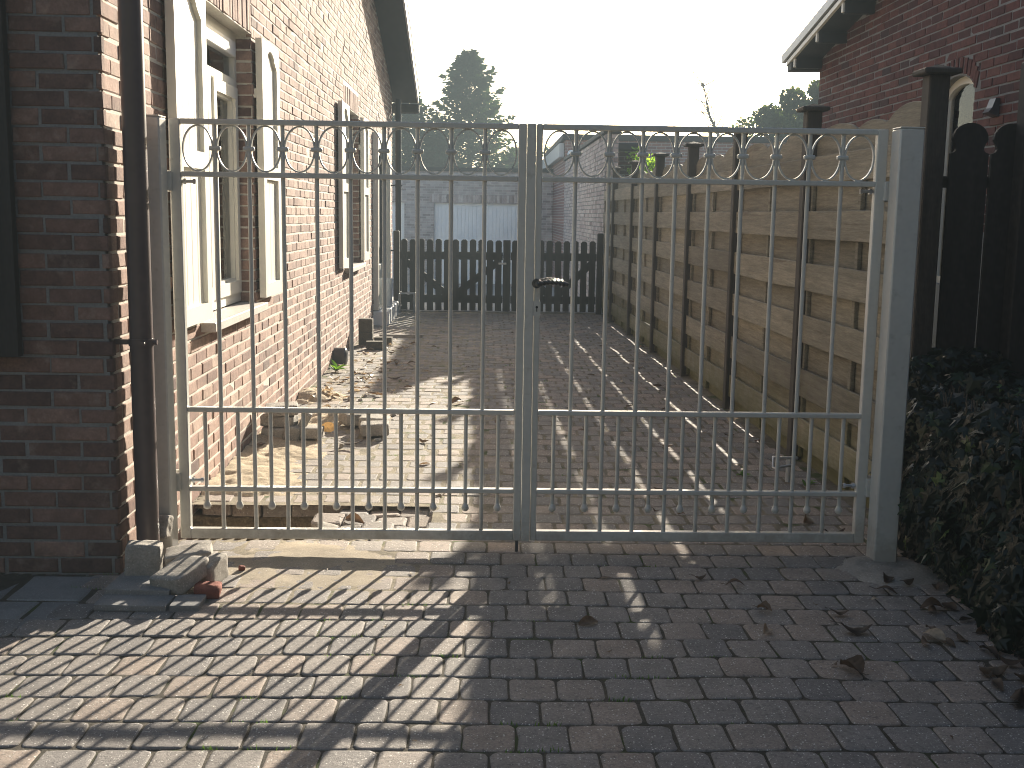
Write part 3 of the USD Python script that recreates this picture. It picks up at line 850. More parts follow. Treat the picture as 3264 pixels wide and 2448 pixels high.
put(RH, 'wall_lamp', lampm, 'grey_pipe')

# ================================================================== WALL, EXTENSION AND GARAGE AT THE FAR END
GW = thing('brick_wall', 'tall pale brick wall running back beyond the dark picket gate', 'wall')
bw = put(GW, 'wall', MB().box((1.568, 12.45, -.6), (1.76, 21.5, 2.70), .002), 'grey_mortar')
gb = wall_bricks((1.568, 0, 0), (0, 1, 0), (-1, 0, 0), 12.46, 21.49, -.55, 2.69, L=.2185, H=.0690, seed=31, tone=(.62, .2))
gb += wall_bricks((1.57, 12.45, 0), (1, 0, 0), (0, -1, 0), .0, .19, -.2, 2.69, L=.2, H=.0690, seed=32, tone=(.5, .2))
split_bricks([(bw, gb)], 300, ['pale_brick'])
put(GW, 'coping', MB().box((1.53, 12.42, 2.703), (1.80, 21.5, 2.775), .008), 'soffit_dark')
EX = thing('brick_extension', 'low flat-roofed red brick building beyond the fence', 'building')
put(EX, 'wall', MB().box((1.57, 21.52, -.6), (7.2, 30, 3.18), .002), 'far_red_brick')
put(EX, 'coping', MB().box((1.50, 21.46, 3.183), (7.3, 30, 3.31), .01), 'soffit_dark')
put(EX, 'fascia', MB().box((1.44, 21.7, 2.80), (1.56, 30, 3.12), .01), 'grey_trim')
put(EX, 'lamp', MB().add(*ball((1.70, 21.47, 2.86), .085, 2, (1, .6, 1.15))), 'white_paint', smooth=True)
GA = thing('garage', 'pale brick garage with a light up-and-over door at the end of the drive', 'garage')
gz = -.40
gp = Polygon([(-7, gz - .2), (1.56, gz - .2), (1.56, 2.60), (-7, 2.60)]).difference(sbox(-1.63, gz, .79, 1.76)).difference(sbox(-3.35, gz, -2.42, 1.76))
slab_xz(GA, 'wall', gp, 26.0, 26.25, 'far_brick')
put(GA, 'side_wall', MB().box((-7, 26.25, gz - .2), (1.56, 33, 2.59), .002), 'far_brick')
gr = np.random.default_rng(3)
lint = wall_bricks((-1.75, 25.998, 0), (1, 0, 0), (0, -1, 0), 0, 2.66, 1.775, 1.776, seed=4, soldiers=[(0, 2.66, 1.775, 1.985)], tone=(.5, .32))
for v, f, t in lint: put(GA, 'lintel_brick', (v, f, np.full(len(v), t)), 'pale_brick')
put(GA, 'roof_edge', MB().box((-7.1, 25.94, 2.602), (1.55, 33, 2.70), .01), 'soffit_dark')
GD = put(GA, 'garage_door', MB().box((-1.63, 26.10, gz), (.79, 26.14, 1.76), .004), 'door_white')
for i in range(23):
    put(GD, 'plank', MB().box((-1.62 + i * .1045, 26.085, gz + .03), (-1.62 + i * .1045 + .098, 26.099, 1.69), .004, .4 + .2 * (i % 3) / 2), 'door_white')
put(GD, 'handle', MB().box((-.47, 26.06, .45), (-.37, 26.084, .49), .004), 'black_iron')
put(GA, 'door', MB().box((-3.35, 26.10, gz), (-2.42, 26.14, 1.76), .004), 'door_white')
put(GA, 'door_frame', MB().box((-2.50, 26.06, gz), (-2.42, 26.098, 1.76), .004), 'white_paint')
BP = thing('brick_pier', 'brick pier with shadow-dark tone and a wide flat cap behind the fence', 'pier')
pb = put(BP, 'pier', MB().box((1.845, 12.99, -.1), (2.095, 13.25, 2.48), .002), 'grey_mortar')
pbs = wall_bricks((1.84, 12.99, 0), (1, 0, 0), (0, -1, 0), 0, .26, 1.5, 2.48, L=.17, H=.069, seed=41, tone=(.25, .2)) + wall_bricks((1.845, 12.985, 0), (0, 1, 0), (-1, 0, 0), 0, .26, 1.5, 2.48, L=.17, H=.069, seed=42, tone=(.25, .2))  # low brick tones paint in the shadow the pier stands in
for v, f, t in pbs: put(pb, 'brick', (v, f, np.full(len(v), t)), 'red_brick')
put(BP, 'cap', MB().box((1.79, 12.93, 2.485), (2.17, 13.31, 2.60), .02), 'soffit_dark')
# ================================================================== WOODEN FENCE ALONG THE DRIVE
FE = thing('wooden_fence', 'weathered slatted timber fence with scalloped top along the right of the driveway', 'fence')
py = [.27 + 1.82 * i for i in range(7)]
frng = np.random.default_rng(17)


def wood_board(y0, y1, z0, z1, xo, th, tone, ztop=None, warp=.004):
    """A plank along y, its drive side at fence_x(y)+xo; optional wavy top given as (y, z) rows."""
    if ztop is None:
        n = 5; ys = np.linspace(y0, y1, n)
        zt = np.full(n, z1) + frng.normal(0, .0015, n); zb = np.full(n, z0) + frng.normal(0, .0015, n)
    else:
        ys = ztop[:, 0]; zt = ztop[:, 1]; n = len(ys); zb = np.full(n, z0)
    bow = warp * frng.normal() * np.sin(np.linspace(0, PI, n)); b = .003
    x = fence_x(ys) + xo + bow
    rings = [np.column_stack([x + b, ys, zb]), np.column_stack([x, ys, zb + b]), np.column_stack([x, ys, zt - b]), np.column_stack([x + b, ys, zt]),
             np.column_stack([x + th - b, ys, zt]), np.column_stack([x + th, ys, zt - b]), np.column_stack([x + th, ys, zb + b]), np.column_stack([x + th - b, ys, zb])]
    v = np.stack(rings, 1).reshape(-1, 3); f = []
    for i in range(n - 1):
        for k in range(8):
            m = (k + 1) % 8
            f += [(i * 8 + k, (i + 1) * 8 + k, (i + 1) * 8 + m), (i * 8 + k, (i + 1) * 8 + m, i * 8 + m)]
    for k in range(1, 7): f += [(0, k, k + 1), ((n - 1) * 8, (n - 1) * 8 + k + 1, (n - 1) * 8 + k)]
    f = np.array(f)
    c = v.mean(0); a, bb, d = v[f[:, 0]], v[f[:, 1]], v[f[:, 2]]
    if (np.cross(bb - a, d - a) * ((a + bb + d) / 3 - c)).sum() < 0: f = f[:, ::-1]
    return v, f, np.full(len(v), tone)


FZ = [(.10, .272), (.405, .575), (.735, .907), (1.055, 1.222), (1.368, 1.532), (1.694, 1.850)]
BZ = [(-.02, .118), (.255, .425), (.56, .752), (.892, 1.072), (1.207, 1.386), (1.517, 1.712)]
spans = [(py[i] + .046, py[i + 1] - .046) for i in range(6)] + [(py[6] + .046, 12.40)]
for si, (a, b) in enumerate(spans):
    mid = (a + b) / 2; low = .024 if si < 4 else 0.0
    for z0, z1 in FZ: put(FE, 'slat', wood_board(a, b, z0, z1, 0, .018, float(np.clip(frng.normal(.55, .25), 0, 1))), 'weathered_wood')
    for z0, z1 in BZ: put(FE, 'slat', wood_board(a, b, z0 - low, z1, .044, .018, float(np.clip(frng.normal(.5, .25), 0, 1))), 'weathered_wood')
    L = b - a; c1, c2 = a + L * .345, a + L * .60
    ys = np.linspace(a, b, 43); zt = []
    for y in ys:
        for q0, q1, h in ((a, c1, .085), (c1, c2, .045), (c2, b, .065)):
            if q0 <= y <= q1 + 1e-9: zt.append(1.958 + h * (1 - (2 * (y - q0) / (q1 - q0) - 1) ** 2) ** .6); break
    put(FE, 'slat', wood_board(a, b, 1.835, 2.0, .044, .018, .5, np.column_stack([ys, np.array(zt)])), 'weathered_wood')
    for yb, w in ((mid, .045), (a + .02, .035), (b - .02, .035)):
        x = float(fence_x(yb))
        put(FE, 'batten', MB().box((x + .019, yb - w / 2, .02), (x + .0435, yb + w / 2, 1.84), .003, .4), 'weathered_wood')
for y in py:
    x = float(fence_x(y))
    p = put(FE, 'post', MB().box((x - .026, y - .045, -.1), (x + .066, y + .045, 2.125), .006), 'post_wood')
    m = MB().box((x - .062, y - .081, 2.125), (x + .102, y + .081, 2.150), .008)
    m.add(np.array([(x - .05, y - .07, 2.149), (x + .09, y - .07, 2.149), (x + .09, y + .07, 2.149), (x - .05, y + .07, 2.149), (x + .02, y, 2.172)]), np.array([(0, 1, 4), (1, 2, 4), (2, 3, 4), (3, 0, 4)]))
    put(p, 'cap', m, 'post_wood')

# ------------------------------------------------------------------ dark picket fence of the neighbour
PF = thing('picket_fence', 'tall dark picket fence with rounded ornamental tops above the ivy', 'fence')


def ornate(w, zt):
    h = w / 2; n = .062 / .0865 * h
    out = [(h, -.05), (h, zt - .135), (n + .006, zt - .128), (n, zt - .115), (n + .004, zt - .100), (h * .93, zt - .072)]
    out += [(h * .93 * math.cos(t), zt - .072 + .072 * math.sin(t)) for t in np.linspace(.15, PI / 2, 7)]
    return Polygon(out + [(-x, z) for x, z in out[::-1]][1:])


for i in range(7):
    cx = 1.9555 + i * .1855
    v, f = prism(ornate(.173, 1.92), .02)
    put(PF, 'picket', (np.stack([v[:, 0] + cx, .27 - v[:, 2], v[:, 1]], -1), f, np.full(len(v), .3 + .1 * (i % 3))), 'dark_wood')
for z in (1.635, .45): put(PF, 'rail', MB().box((1.836, .272, z), (3.3, .315, z + .05), .003), 'dark_wood')
put(PF, 'post', MB().box((2.150, .150, -.1), (2.245, .244, 2.185), .008), 'dark_wood')

# ------------------------------------------------------------------ rear picket gate
def rear_leaf(x0, x1, n, label):
    t = thing('picket_gate', label, 'gate', None)
    pitch = (x1 - x0) / n
    for i in range(n):
        cx = x0 + pitch * (i + .5); w = .094; h = w / 2; c = .026
        wide = (i == n - 1 and x0 < 0)
        zt = 1.10 + frng.normal(0, .004)
        poly = Polygon([(-h, .035), (h, .035), (h, zt - c), (h - c, zt), (-h + c, zt), (-h, zt - c)])
        put(t, 'picket', slab_mesh(poly, cx, 12.30, .022), 'dark_wood')
    for z in (.15, .80): put(t, 'rail', MB().box((x0, 12.323, z), (x1, 12.36, z + .115), .003), 'dark_wood')
    mid = (x0 + x1) / 2
    for s in (-1, 1):
        xe = x0 + .05 if s < 0 else x1 - .05
        a = np.array([xe, .79]); b = np.array([mid + s * .06, .27]); d = b - a; ln = np.linalg.norm(d); d /= ln; nrm = np.array([-d[1], d[0]]) * .05
        q = Polygon([a + nrm, a - nrm, b - nrm, b + nrm]).buffer(0)
        put(t, 'brace', slab_mesh(q, 0, 12.3235, .03), 'dark_wood')
    return t


def slab_mesh(poly, cx, y, th):
    v, f = prism(poly, th)
    return np.stack([v[:, 0] + cx, y + v[:, 2], v[:, 1]], -1), f[:, ::-1]


lf = rear_leaf(-1.50, .045, 12, 'left leaf of the low dark picket gate at the far end of the drive')
put(lf, 'meeting_board', MB().box((.05, 12.295, .03), (.16, 12.325, 1.10), .006), 'dark_wood')
rl = rear_leaf(.165, 1.46, 10, 'right leaf of the low dark picket gate next to the pale brick wall')
put(lf, 'latch', MB().box((-.02, 12.27, .735), (.10, 12.294, .765), .004), 'zinc')
gp_ = put('/World', 'gate_post', MB().box((1.465, 12.28, -.1), (1.548, 12.37, 1.22), .012), 'dark_wood', label='dark wooden post holding the far picket gate at the pale brick wall', cat='post')
put('/World', 'gate_post', MB().box((-1.60, 12.30, -.1), (-1.51, 12.39, 1.22), .012), 'dark_wood', label='dark wooden post holding the far picket gate beside the house downpipe', cat='post')

# ================================================================== ENTRANCE GATE
X0, X1 = -1.533, 1.4995
ZB, ZT = .055, 1.865
RAILS = [(.055, .099), (.268, .288), (.620, .641), (1.625, 1.647), (1.842, 1.865)]
YF, YB = 0.0, .040
YC = .020


def gate_part(t, name, mb, sm=40, m='gate_paint', **kw): return put(t, name, mb, m, smooth=sm, **kw)


def ring_mesh(cx, cz, a, b, th=.0065, dp=.016):
    n = 48; ang = np.linspace(0, 2 * PI, n, endpoint=False)
    v = []
    for A, B, y in ((a, b, YC - dp / 2), (a, b, YC + dp / 2), (a - th, b - th, YC + dp / 2), (a - th, b - th, YC - dp / 2)):
        v.append(np.column_stack([cx + A * np.cos(ang), np.full(n, y), cz + B * np.sin(ang)]))
    v = np.vstack(v); f = []
    for k in range(4):
        m = (k + 1) % 4
        for i in range(n):
            j = (i + 1) % n
            f += [(k * n + i, m * n + j, k * n + j), (k * n + i, m * n + i, m * n + j)]
    return v, np.array(f)


def gate_leaf(xs0, xi0, xi1, xs1, label, hinge_side):
    t = thing('gate_leaf', label, 'gate')
    gate_part(t, 'stile', MB().box((xs0, YF, ZB), (xi0, YB, ZT), .0035))
    gate_part(t, 'stile', MB().box((xi1, YF, ZB), (xs1, YB, ZT), .0035))
    for k, (a, b) in enumerate(RAILS):
        gate_part(t, 'rail', MB().box((xi0 + .0005, YF + .0015, a), (xi1 - .0005, YB - .002 if k in (0, 4) else YB - .002, b), .003))
    cell = (xi1 - xi0) / 10
    zc = 1.7445
    for k in range(10):
        cx = xi0 + cell * (k + .5)
        gate_part(t, 'ring', MB().add(*ring_mesh(cx, zc, .0655, .0972)), 30)
        m = MB().add(*tube([(cx, YC, .212), (cx, YC, .6205)], .0089, 14)).add(*ball((cx, YC, .200), .0168, 3)).add(*lathe([(.0085, .222), (.0115, .216), (.0145, .210)], 14, (cx, YC, 0)))
        gate_part(t, 'ball_bar', m, 35)
        if k < 9:
            bx = xi0 + cell * (k + 1)
            gate_part(t, 'bar', MB().add(*tube([(bx, YC, .098), (bx, YC, 1.8425)], .0092, 14, False)))
            cm = MB().box((bx - .024, YC - .013, zc - .0095), (bx + .024, YC + .013, zc + .0095), .0065)
            gate_part(t, 'collar', cm, 60)
    # eye-bolt hinges through the outer stile
    s = -1 if hinge_side < 0 else 1
    xe = xs0 if s < 0 else xs1; xn = xi0 if s < 0 else xi1
    for zh in (.312, 1.606):
        h = MB().add(*tube([(xe + s * .03, YC + .012, zh), (xn - s * .055, YC + .012, zh)], .007, 10))
        h.add(*lathe([(0, 0), (.0135, 0), (.0135, .011), (0, .011)], 6) @ np.eye(1) if False else tube([(xn - s * .004, YC + .012, zh), (xn - s * .016, YC + .012, zh)], .0135, 6))
        h.add(*tube([(xn - s * .044, YC + .012, zh), (xn - s * .055, YC + .012, zh)], .012, 6))
        gate_part(t, 'hinge_bolt', h, 40, 'zinc')
        gate_part(t, 'hinge', MB().add(*tube([(xe + s * .012, YC + .012, zh - .045), (xe + s * .012, YC + .012, zh + .045)], .0115, 14)))
    return t


GL = gate_leaf(X0, X0 + .0445, -.069, -.034, 'left leaf of the pale grey steel bar gate, with the cover strip', -1)
gate_part(GL, 'cover_strip', MB().box((-.0335, -.0055, ZB), (.004, .004, ZT), .002))
gate_part(GL, 'drop_bolt', MB().add(*tube([(-.052, .018, .054), (-.052, .018, -.03)], .0075, 12)), m='grey_pipe')
GR = gate_leaf(.0065, .0325, X1 - .0445, X1, 'right leaf of the pale grey steel bar gate, with the black twisted handle', 1)
# handle: rosette, neck and a rope-twisted bow grip
hx, hz = .016, 1.196
hd = MB().add(*lathe([(0, 0), (.019, 0), (.021, .004), (.019, .009), (.008, .012), (0, .012)], 20))
v0 = hd.v[0]; hd.v[0] = np.stack([v0[:, 0] + hx, YF - v0[:, 2], v0[:, 1] + hz], -1); hd.f[0] = hd.f[0]
hd.add(*tube([(hx, -.008, hz), (hx, -.052, hz), (hx + .012, -.060, hz)], [.008, .008, .0085], 12))
n = 60; ss = np.linspace(0, 1, n)
for ph, rr, dz_ in ((0, .0075, .0), (PI, .0075, .0)):
    px = hx + .006 + ss * .118; arcz = .010 * np.sin(ss * PI)
    tw = ss * 22
    hd.add(*tube(np.column_stack([px, -.060 + .0048 * np.cos(tw + ph), hz + arcz + .0048 * np.sin(tw + ph)]), rr, 10))
hd.add(*ball((hx + .004, -.060, hz), .0105, 2)).add(*ball((hx + .126, -.060, hz), .0095, 2))
# the same grip on the rear side
hd2 = MB()
for ph in (0, PI): hd2.add(*tube(np.column_stack([hx + .006 + ss * .112, YB + .055 + .0048 * np.cos(ss * 22 + ph), hz + .010 * np.sin(ss * PI) + .0048 * np.sin(ss * 22 + ph)]), .0075, 10))
hd2.add(*tube([(hx, YB, hz), (hx, YB + .055, hz)], .008, 12))
put(GR, 'handle', hd, 'black_iron', smooth=50); put(GR, 'handle', hd2, 'black_iron', smooth=50)
ke = prism(unary_union([sbox(-.008, -.026, .008, .026).buffer(.008)]).difference(unary_union([Polygon([(.0055 * math.cos(t), .006 + .0055 * math.sin(t)) for t in np.linspace(0, 2 * PI, 16)]), sbox(-.0025, -.014, .0025, .006)])), .003)
put(GR, 'keyhole_plate', (np.stack([ke[0][:, 0] + .019, YF - .003 + ke[0][:, 2] - .0005, ke[0][:, 1] + 1.088], -1), ke[1][:, ::-1]), 'gate_paint')
put(GR, 'keyhole', MB().box((.0135, YF - .0012, 1.074), (.0245, YF + .002, 1.100), .0005), 'black_iron')

for (xa, xb, lb) in ((-1.640, -1.5365, 'pale grey steel gate post between the downpipe and the gate'), (1.5035, 1.607, 'pale grey steel gate post in front of the slatted fence and the ivy')):
    t = thing('gate_post', lb, 'post')
    put(t, 'shaft', MB().box((xa, -.125, -.15), (xb, -.021, 1.862), .006), 'gate_paint', smooth=40)
    put(t, 'cap', MB().box((xa + .001, -.124, 1.8625), (xb - .001, -.022, 1.868), .002), 'gate_paint')
    s = 1 if xa < 0 else -1
    for zh in (.312, 1.606):
        xin = xb if xa < 0 else xa
        put(t, 'hinge_plate', MB().box((xin - .014, -.0215, zh - .04), (xin + .014, .036, zh + .04), .003), 'gate_paint')

# gate stop on the paving
gs = thing('gate_stop', 'small metal gate stop with a T-shaped catch standing on the driveway', 'gate stop')
put(gs, 'post', MB().add(*tube([(1.534, 1.42, -.05), (1.534, 1.42, .135)], .015, 12)), 'grey_trim', smooth=40)
put(gs, 'catch', MB().box((1.44, 1.405, .132), (1.585, 1.435, .146), .004).add(*tube([(1.445, 1.42, .138), (1.425, 1.34, .10), (1.44, 1.33, .095)], .007, 8)).add(*tube([(1.44, 1.335, .097), (1.545, 1.355, .112)], .008, 8)), 'zinc', smooth=40)
# concrete round the foot of the right post
def pad(X, Y):
    r2 = ((X - 1.55) / .26) ** 2 + ((Y + .20) / .26) ** 2
    return .010 - .05 * np.clip(r2 - .35, 0, 2) + (n2(X, Y, 18, 21) - .5) * .02


put('/World', 'concrete_footing', heightfield(1.22, 1.86, -.50, .06, .02, pad), 'block_stone', smooth=True, kind='structure')

# ================================================================== IVY
irng = np.random.default_rng(23)
IV = thing('ivy', 'dark green ivy growing thickly over the foot of the picket fence', 'ivy')
def ivy_leaf_mesh(size, r):
    o = np.array([(0, -.12), (.16, -.30), (.52, -.26), (.34, .02), (.62, .34), (.24, .36), (0, 1.0), (-.24, .36), (-.62, .34), (-.34, .02), (-.52, -.26), (-.16, -.30)]) * size
    o = o * (1 + r.normal(0, .06, o.shape))
    cup = r.uniform(.10, .35)
    z = -cup * np.abs(o[:, 0]) + r.normal(0, .02 * size, len(o)) - .12 * np.maximum(o[:, 1], 0)
    v = np.vstack([[[0, .08 * size, .04 * size]], np.column_stack([o, z])])
    f = np.array([(0, 1 + i, 1 + (i + 1) % 12) for i in range(12)])
    return v, f


def frame_from(n, r, droop=True):
    n = n / np.linalg.norm(n)
    t = np.array([r.normal(0, .55), r.normal(0, .55), -1.0 if droop else r.normal()])
    t = t - n * (t @ n); t /= np.linalg.norm(t)
    return np.column_stack([np.cross(t, n), t, n])


IVX0, IVX1, IVY0, IVY1 = 1.655, 2.55, -2.3, .235
def ivy_top(x, y):
    return .70 + .09 * (meshkit.noise(np.array([x * 3.1, y * 3.1, 0.0]), 3) - .5) * 2 + (.10 if y > .05 else 0) - .04 * max(0, -y - .5)


leaves = []
for i in range(5600):
    u = irng.random()
    y = irng.uniform(IVY0, IVY1)
    bulge = lambda y, z: .17 * (meshkit.noise(np.array([y * 2.7, z * 3.3, 7.0]), 5) - .5) + .05 * (meshkit.noise(np.array([y * 8, z * 8, 2.0]), 6) - .5)
    if u < .66:                                             # the side that faces the drive
        zt = ivy_top(1.7, y); z = zt * irng.random() ** .85
        x = IVX0 + bulge(y, z) + .05 * (z / zt) ** 3 + irng.uniform(0, .07); nrm = np.array([-1.0, -.35, .35]) + irng.normal(0, .38, 3)
    elif u < .90:                                           # its top
        x = IVX0 + irng.random() ** 1.3 * (IVX1 - IVX0); z = ivy_top(x, y) + irng.normal(0, .025) + .02; nrm = np.array([-.4, -.5, 1.0]) + irng.normal(0, .4, 3)
    else:                                                   # shoots climbing the pickets
        y = irng.uniform(.19, .245); x = irng.uniform(1.80, 2.5); z = .74 + .16 * irng.random() ** 1.6; nrm = np.array([-.1, -1.0, .3]) + irng.normal(0, .35, 3)
    R = frame_from(nrm, irng); sz = irng.uniform(.030, .082)
    v, f = ivy_leaf_mesh(sz, irng)
    t = float(np.clip(irng.beta(2, 3.4) + (.35 if irng.random() < .06 else 0), 0, 1))
    leaves.append((v @ R.T + np.array([x, y, z]), f, t))
sc = []
for i, (v, f, t) in enumerate(leaves):
    p = project(v[:1])[0]
    ok = p[2] > .5 and 0 < p[0] < 3264 and 0 < p[1] < 2448 and v[0, 0] < IVX0 + .06
    sc.append((np.ptp(project(v)[:, 0]) * np.ptp(project(v)[:, 1]) if ok else 0, i))
big = {i for a, i in sorted(sc, reverse=True)[:300] if a > 0}
rest = MB()
for i, (v, f, t) in enumerate(leaves):
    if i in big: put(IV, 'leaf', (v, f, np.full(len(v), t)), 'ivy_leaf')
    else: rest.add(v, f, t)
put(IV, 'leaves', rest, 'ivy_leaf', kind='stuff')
stems = MB()
for i in range(170):
    y = irng.uniform(IVY0, .2); x = IVX0 + irng.uniform(.06, .25); pts = [(x, y, 0)]
    for k in range(6): pts.append((max(IVX0 + .05, pts[-1][0] + irng.normal(0, .02)), pts[-1][1] + irng.normal(0, .05), pts[-1][2] + .13))
    stems.add(*tube(pts, np.linspace(.006, .003, 7), 5, False))
put(IV, 'stems', stems, 'bark', kind='stuff')
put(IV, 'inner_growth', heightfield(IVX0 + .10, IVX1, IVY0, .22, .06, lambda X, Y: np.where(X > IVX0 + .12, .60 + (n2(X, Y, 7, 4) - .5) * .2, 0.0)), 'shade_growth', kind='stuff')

# ================================================================== LOOSE STONES
srng = np.random.default_rng(31)


def stone_block(L, W, H, rough=.004, seed=0, bev=.012):
    m = trimesh.creation.box((L, W, H))
    m = m.subdivide().subdivide().subdivide()
    v = np.array(m.vertices); h = np.array([L, W, H]) / 2
    c = np.clip(v, -(h - bev), h - bev); d = v - c; ln = np.linalg.norm(d, axis=1, keepdims=True)
    v = c + np.where(ln > 1e-9, d / np.maximum(ln, 1e-9) * np.minimum(ln, bev), 0)
    off = (meshkit.fbm(v * 28 + seed * 7.3, 4, seed) - .5)[:, None] * 2 * rough
    v = v + v / np.maximum(np.linalg.norm(v / h, axis=1, keepdims=True), 1e-6) / h.max() * off
    return v, np.array(m.faces)


def stone(name, label, cat, L, W, H, loc, r=(0, 0, 0), m='block_stone', group=None, seed=0, rough=.004, bev=.012, tone=.5):
    v, f = stone_block(L, W, H, rough, seed, bev)
    v = v @ rot(*r).T + np.asarray(loc)
    return put('/World', name, (v, f, np.full(len(v), tone)), m, smooth=50, label=label, cat=cat, group=group)


D = math.radians
stone('loose_paver', 'upright square stone block in front of the downpipe, left of the loose stones', 'stone', .138, .085, .158, (-1.555, -.46, .092), (0, D(3), D(5)), seed=1, rough=.008)
stone('loose_paver', 'small stone standing against the foot of the left gate post', 'stone', .085, .07, .10, (-1.573, -.165, .155), (D(-18), 0, D(-8)), seed=2, rough=.012)
stone('loose_paver', 'flat stone lying behind the tilted block near the left gate post', 'stone', .19, .135, .072, (-1.435, -.235, .045), (D(4), D(-6), D(12)), seed=3, rough=.007, tone=.35)
stone('loose_paver', 'tilted stone block lying on a red brick piece, front of the loose stones', 'stone', .15, .20, .075, (-1.385, -.555, .070), (D(11), D(-6), D(-24)), seed=4, rough=.008)
stone('loose_paver', 'narrow stone with a dark notch behind the tilted block', 'stone', .065, .16, .105, (-1.285, -.445, .052), (D(3), 0, D(-12)), seed=5, rough=.009)
stone('brick_fragment', 'broken red brick piece under the tilted stone block', 'brick piece', .10, .10, .045, (-1.270, -.60, .024), (0, D(4), D(8)), 'broken_brick', seed=6, rough=.012)
stone('brick_crumb', 'small red brick crumb on the paving right of the loose stones', 'brick piece', .022, .02, .018, (-1.205, -.29, .014), (.3, .2, .4), 'broken_brick', seed=7, rough=.006, bev=.005)
stone('stone_slab', 'thin grey stone slab on the ground under the loose stones, upper one', 'slab', .25, .22, .028, (-1.52, -.56, .034), (0, D(.8), D(-2)), 'slab_stone', seed=8, rough=.002, bev=.004, tone=.8)
stone('stone_slab', 'thin grey stone slab under another slab, nearest the camera', 'slab', .27, .13, .026, (-1.515, -.72, .014), (0, D(.5), D(-1)), 'slab_stone', seed=9, rough=.002, bev=.004, tone=.6)
stone('stone_slab', 'short grey stone offcut beside the two thin slabs', 'slab', .11, .13, .028, (-1.315, -.72, .013), (0, 0, D(1)), 'slab_stone', seed=10, rough=.002, bev=.004, tone=.65)
# stones behind the gate
st = [('lowest stone of the stack against the brick wall behind the gate', (.23, .16, .075), (-1.545, 2.50, .047), (0, 0, D(4))),
      ('middle stone of the stack against the brick wall behind the gate', (.22, .16, .075), (-1.555, 2.53, .124), (0, D(2), D(-5))),
      ('topmost stone of the stack against the brick wall behind the gate', (.21, .16, .07), (-1.535, 2.52, .198), (D(2), D(-3), D(9))),
      ('thin stone leaning beside the stack at the brick wall', (.05, .16, .17), (-1.40, 2.56, .10), (0, D(28), D(8))),
      ('sunlit flat stone next to the yellow leaf in the sand', (.20, .15, .075), (-1.362, 2.50, .052), (0, 0, D(-3))),
      ('rounded stone between the stack and the flat stone', (.10, .11, .095), (-1.465, 2.44, .052), (0, .2, .3)),
      ('large square stone behind the sunlit flat stone, mid sand', (.24, .22, .085), (-1.085, 3.02, .055), (0, D(3), D(24))),
      ('stone lying on its side at the right edge of the sand', (.19, .17, .085), (-.935, 2.62, .055), (0, D(-2), D(4))),
      ('second stone behind the one at the right edge of the sand', (.20, .16, .085), (-.955, 2.82, .060), (0, D(2), D(-4)))]
for i, (lb, dim, loc, r) in enumerate(st): stone('loose_paver', lb, 'stone', *dim, loc, r, seed=40 + i, rough=.007, tone=float(srng.uniform(.2, .8)))
# further back
for lb, dim, loc, r in (('upper shade-toned stone of the pair stacked upright at the house wall', (.16, .09, .15), (-1.555, 7.95, .225), (D(3), 0, D(-3))),
                        ('lower shade-toned stone of the pair stacked upright at the house wall', (.16, .09, .15), (-1.555, 7.95, .072), (D(2), 0, D(-2))),
                        ('front stone lying before the upright pair of stones', (.22, .11, .085), (-1.40, 7.56, .045), (0, 0, D(3))),
                        ('back stone lying behind the front stone beside the upright pair', (.20, .12, .085), (-1.36, 8.0, .045), (0, 0, D(-2)))):
    stone('loose_paver', lb, 'stone', *dim, loc, r, 'shaded_stone', seed=int(loc[1] * 100) % 97, rough=.003, bev=.006, tone=.2)
stone('kerb_piece', 'long flat kerb stone sunk across the paving near the upright stones', 'stone', .52, .07, .05, (-1.22, 8.78, .012), (0, 0, D(-2)), seed=71, rough=.003, bev=.006)
for i in range(26):                                                # rubble in the sand
    x, y = srng.uniform(-1.62, -.8), srng.uniform(2.2, 4.4); s = srng.uniform(.015, .045)
    stone('pebble', 'small lump of rubble in the sand by the brick wall', 'rubble', s * 1.3, s, s * .8, (x, y, float(sand_h(np.array([[x]]), np.array([[y]]))[0, 0]) + s * .35 if True else 0), tuple(srng.uniform(0, 3, 3)), 'block_stone', 'small lumps of rubble in the sand', seed=100 + i, rough=.012, bev=s * .3)
for i, (x, y, w, l) in enumerate(((-.93, .42, .15, .16), (-.80, .30, .10, .08), (-.70, .52, .11, .10))):
    stone('broken_paver', ('tilted broken paving stone at the edge of the dug hole', 'small broken paving stone sunk beside the dug hole', 'chipped paving stone sunk right of the dug hole')[i], 'paving stone', w, l, .07, (x, y, -.055), (srng.normal(0, .16), srng.normal(.12, .1), srng.normal(0, .3)), 'block_stone', seed=150 + i, rough=.010, tone=.6)

# ================================================================== PLANTS AND LEAVES
def dry_leaf(L, W, curl, bend, fold, r, nu=8, nv=6):
    u = np.linspace(0, 1, nu); w = np.linspace(-1, 1, nv)
    U, V = np.meshgrid(u, w, indexing='ij')
    half = W / 2 * np.sin(PI * np.clip(U, .02, .985) ** .8) ** .75 * (1 + .05 * np.sin(U * 19 + V))
    s = V * half
    x = U * L; k = curl / W
    y = np.sin(s * k) / k; z = (1 - np.cos(s * k)) / k + np.abs(s) * fold
    z = z + bend * L * np.sin(PI * U) + r.normal(0, .03 * W, U.shape)
    v = np.stack([x - L / 2, y, z], -1).reshape(-1, 3)
    a = (np.arange(nu - 1)[:, None] * nv + np.arange(nv - 1)[None]).ravel()
    f = np.vstack([np.column_stack([a, a + nv, a + nv + 1]), np.column_stack([a, a + nv + 1, a + 1])])
    return v, f


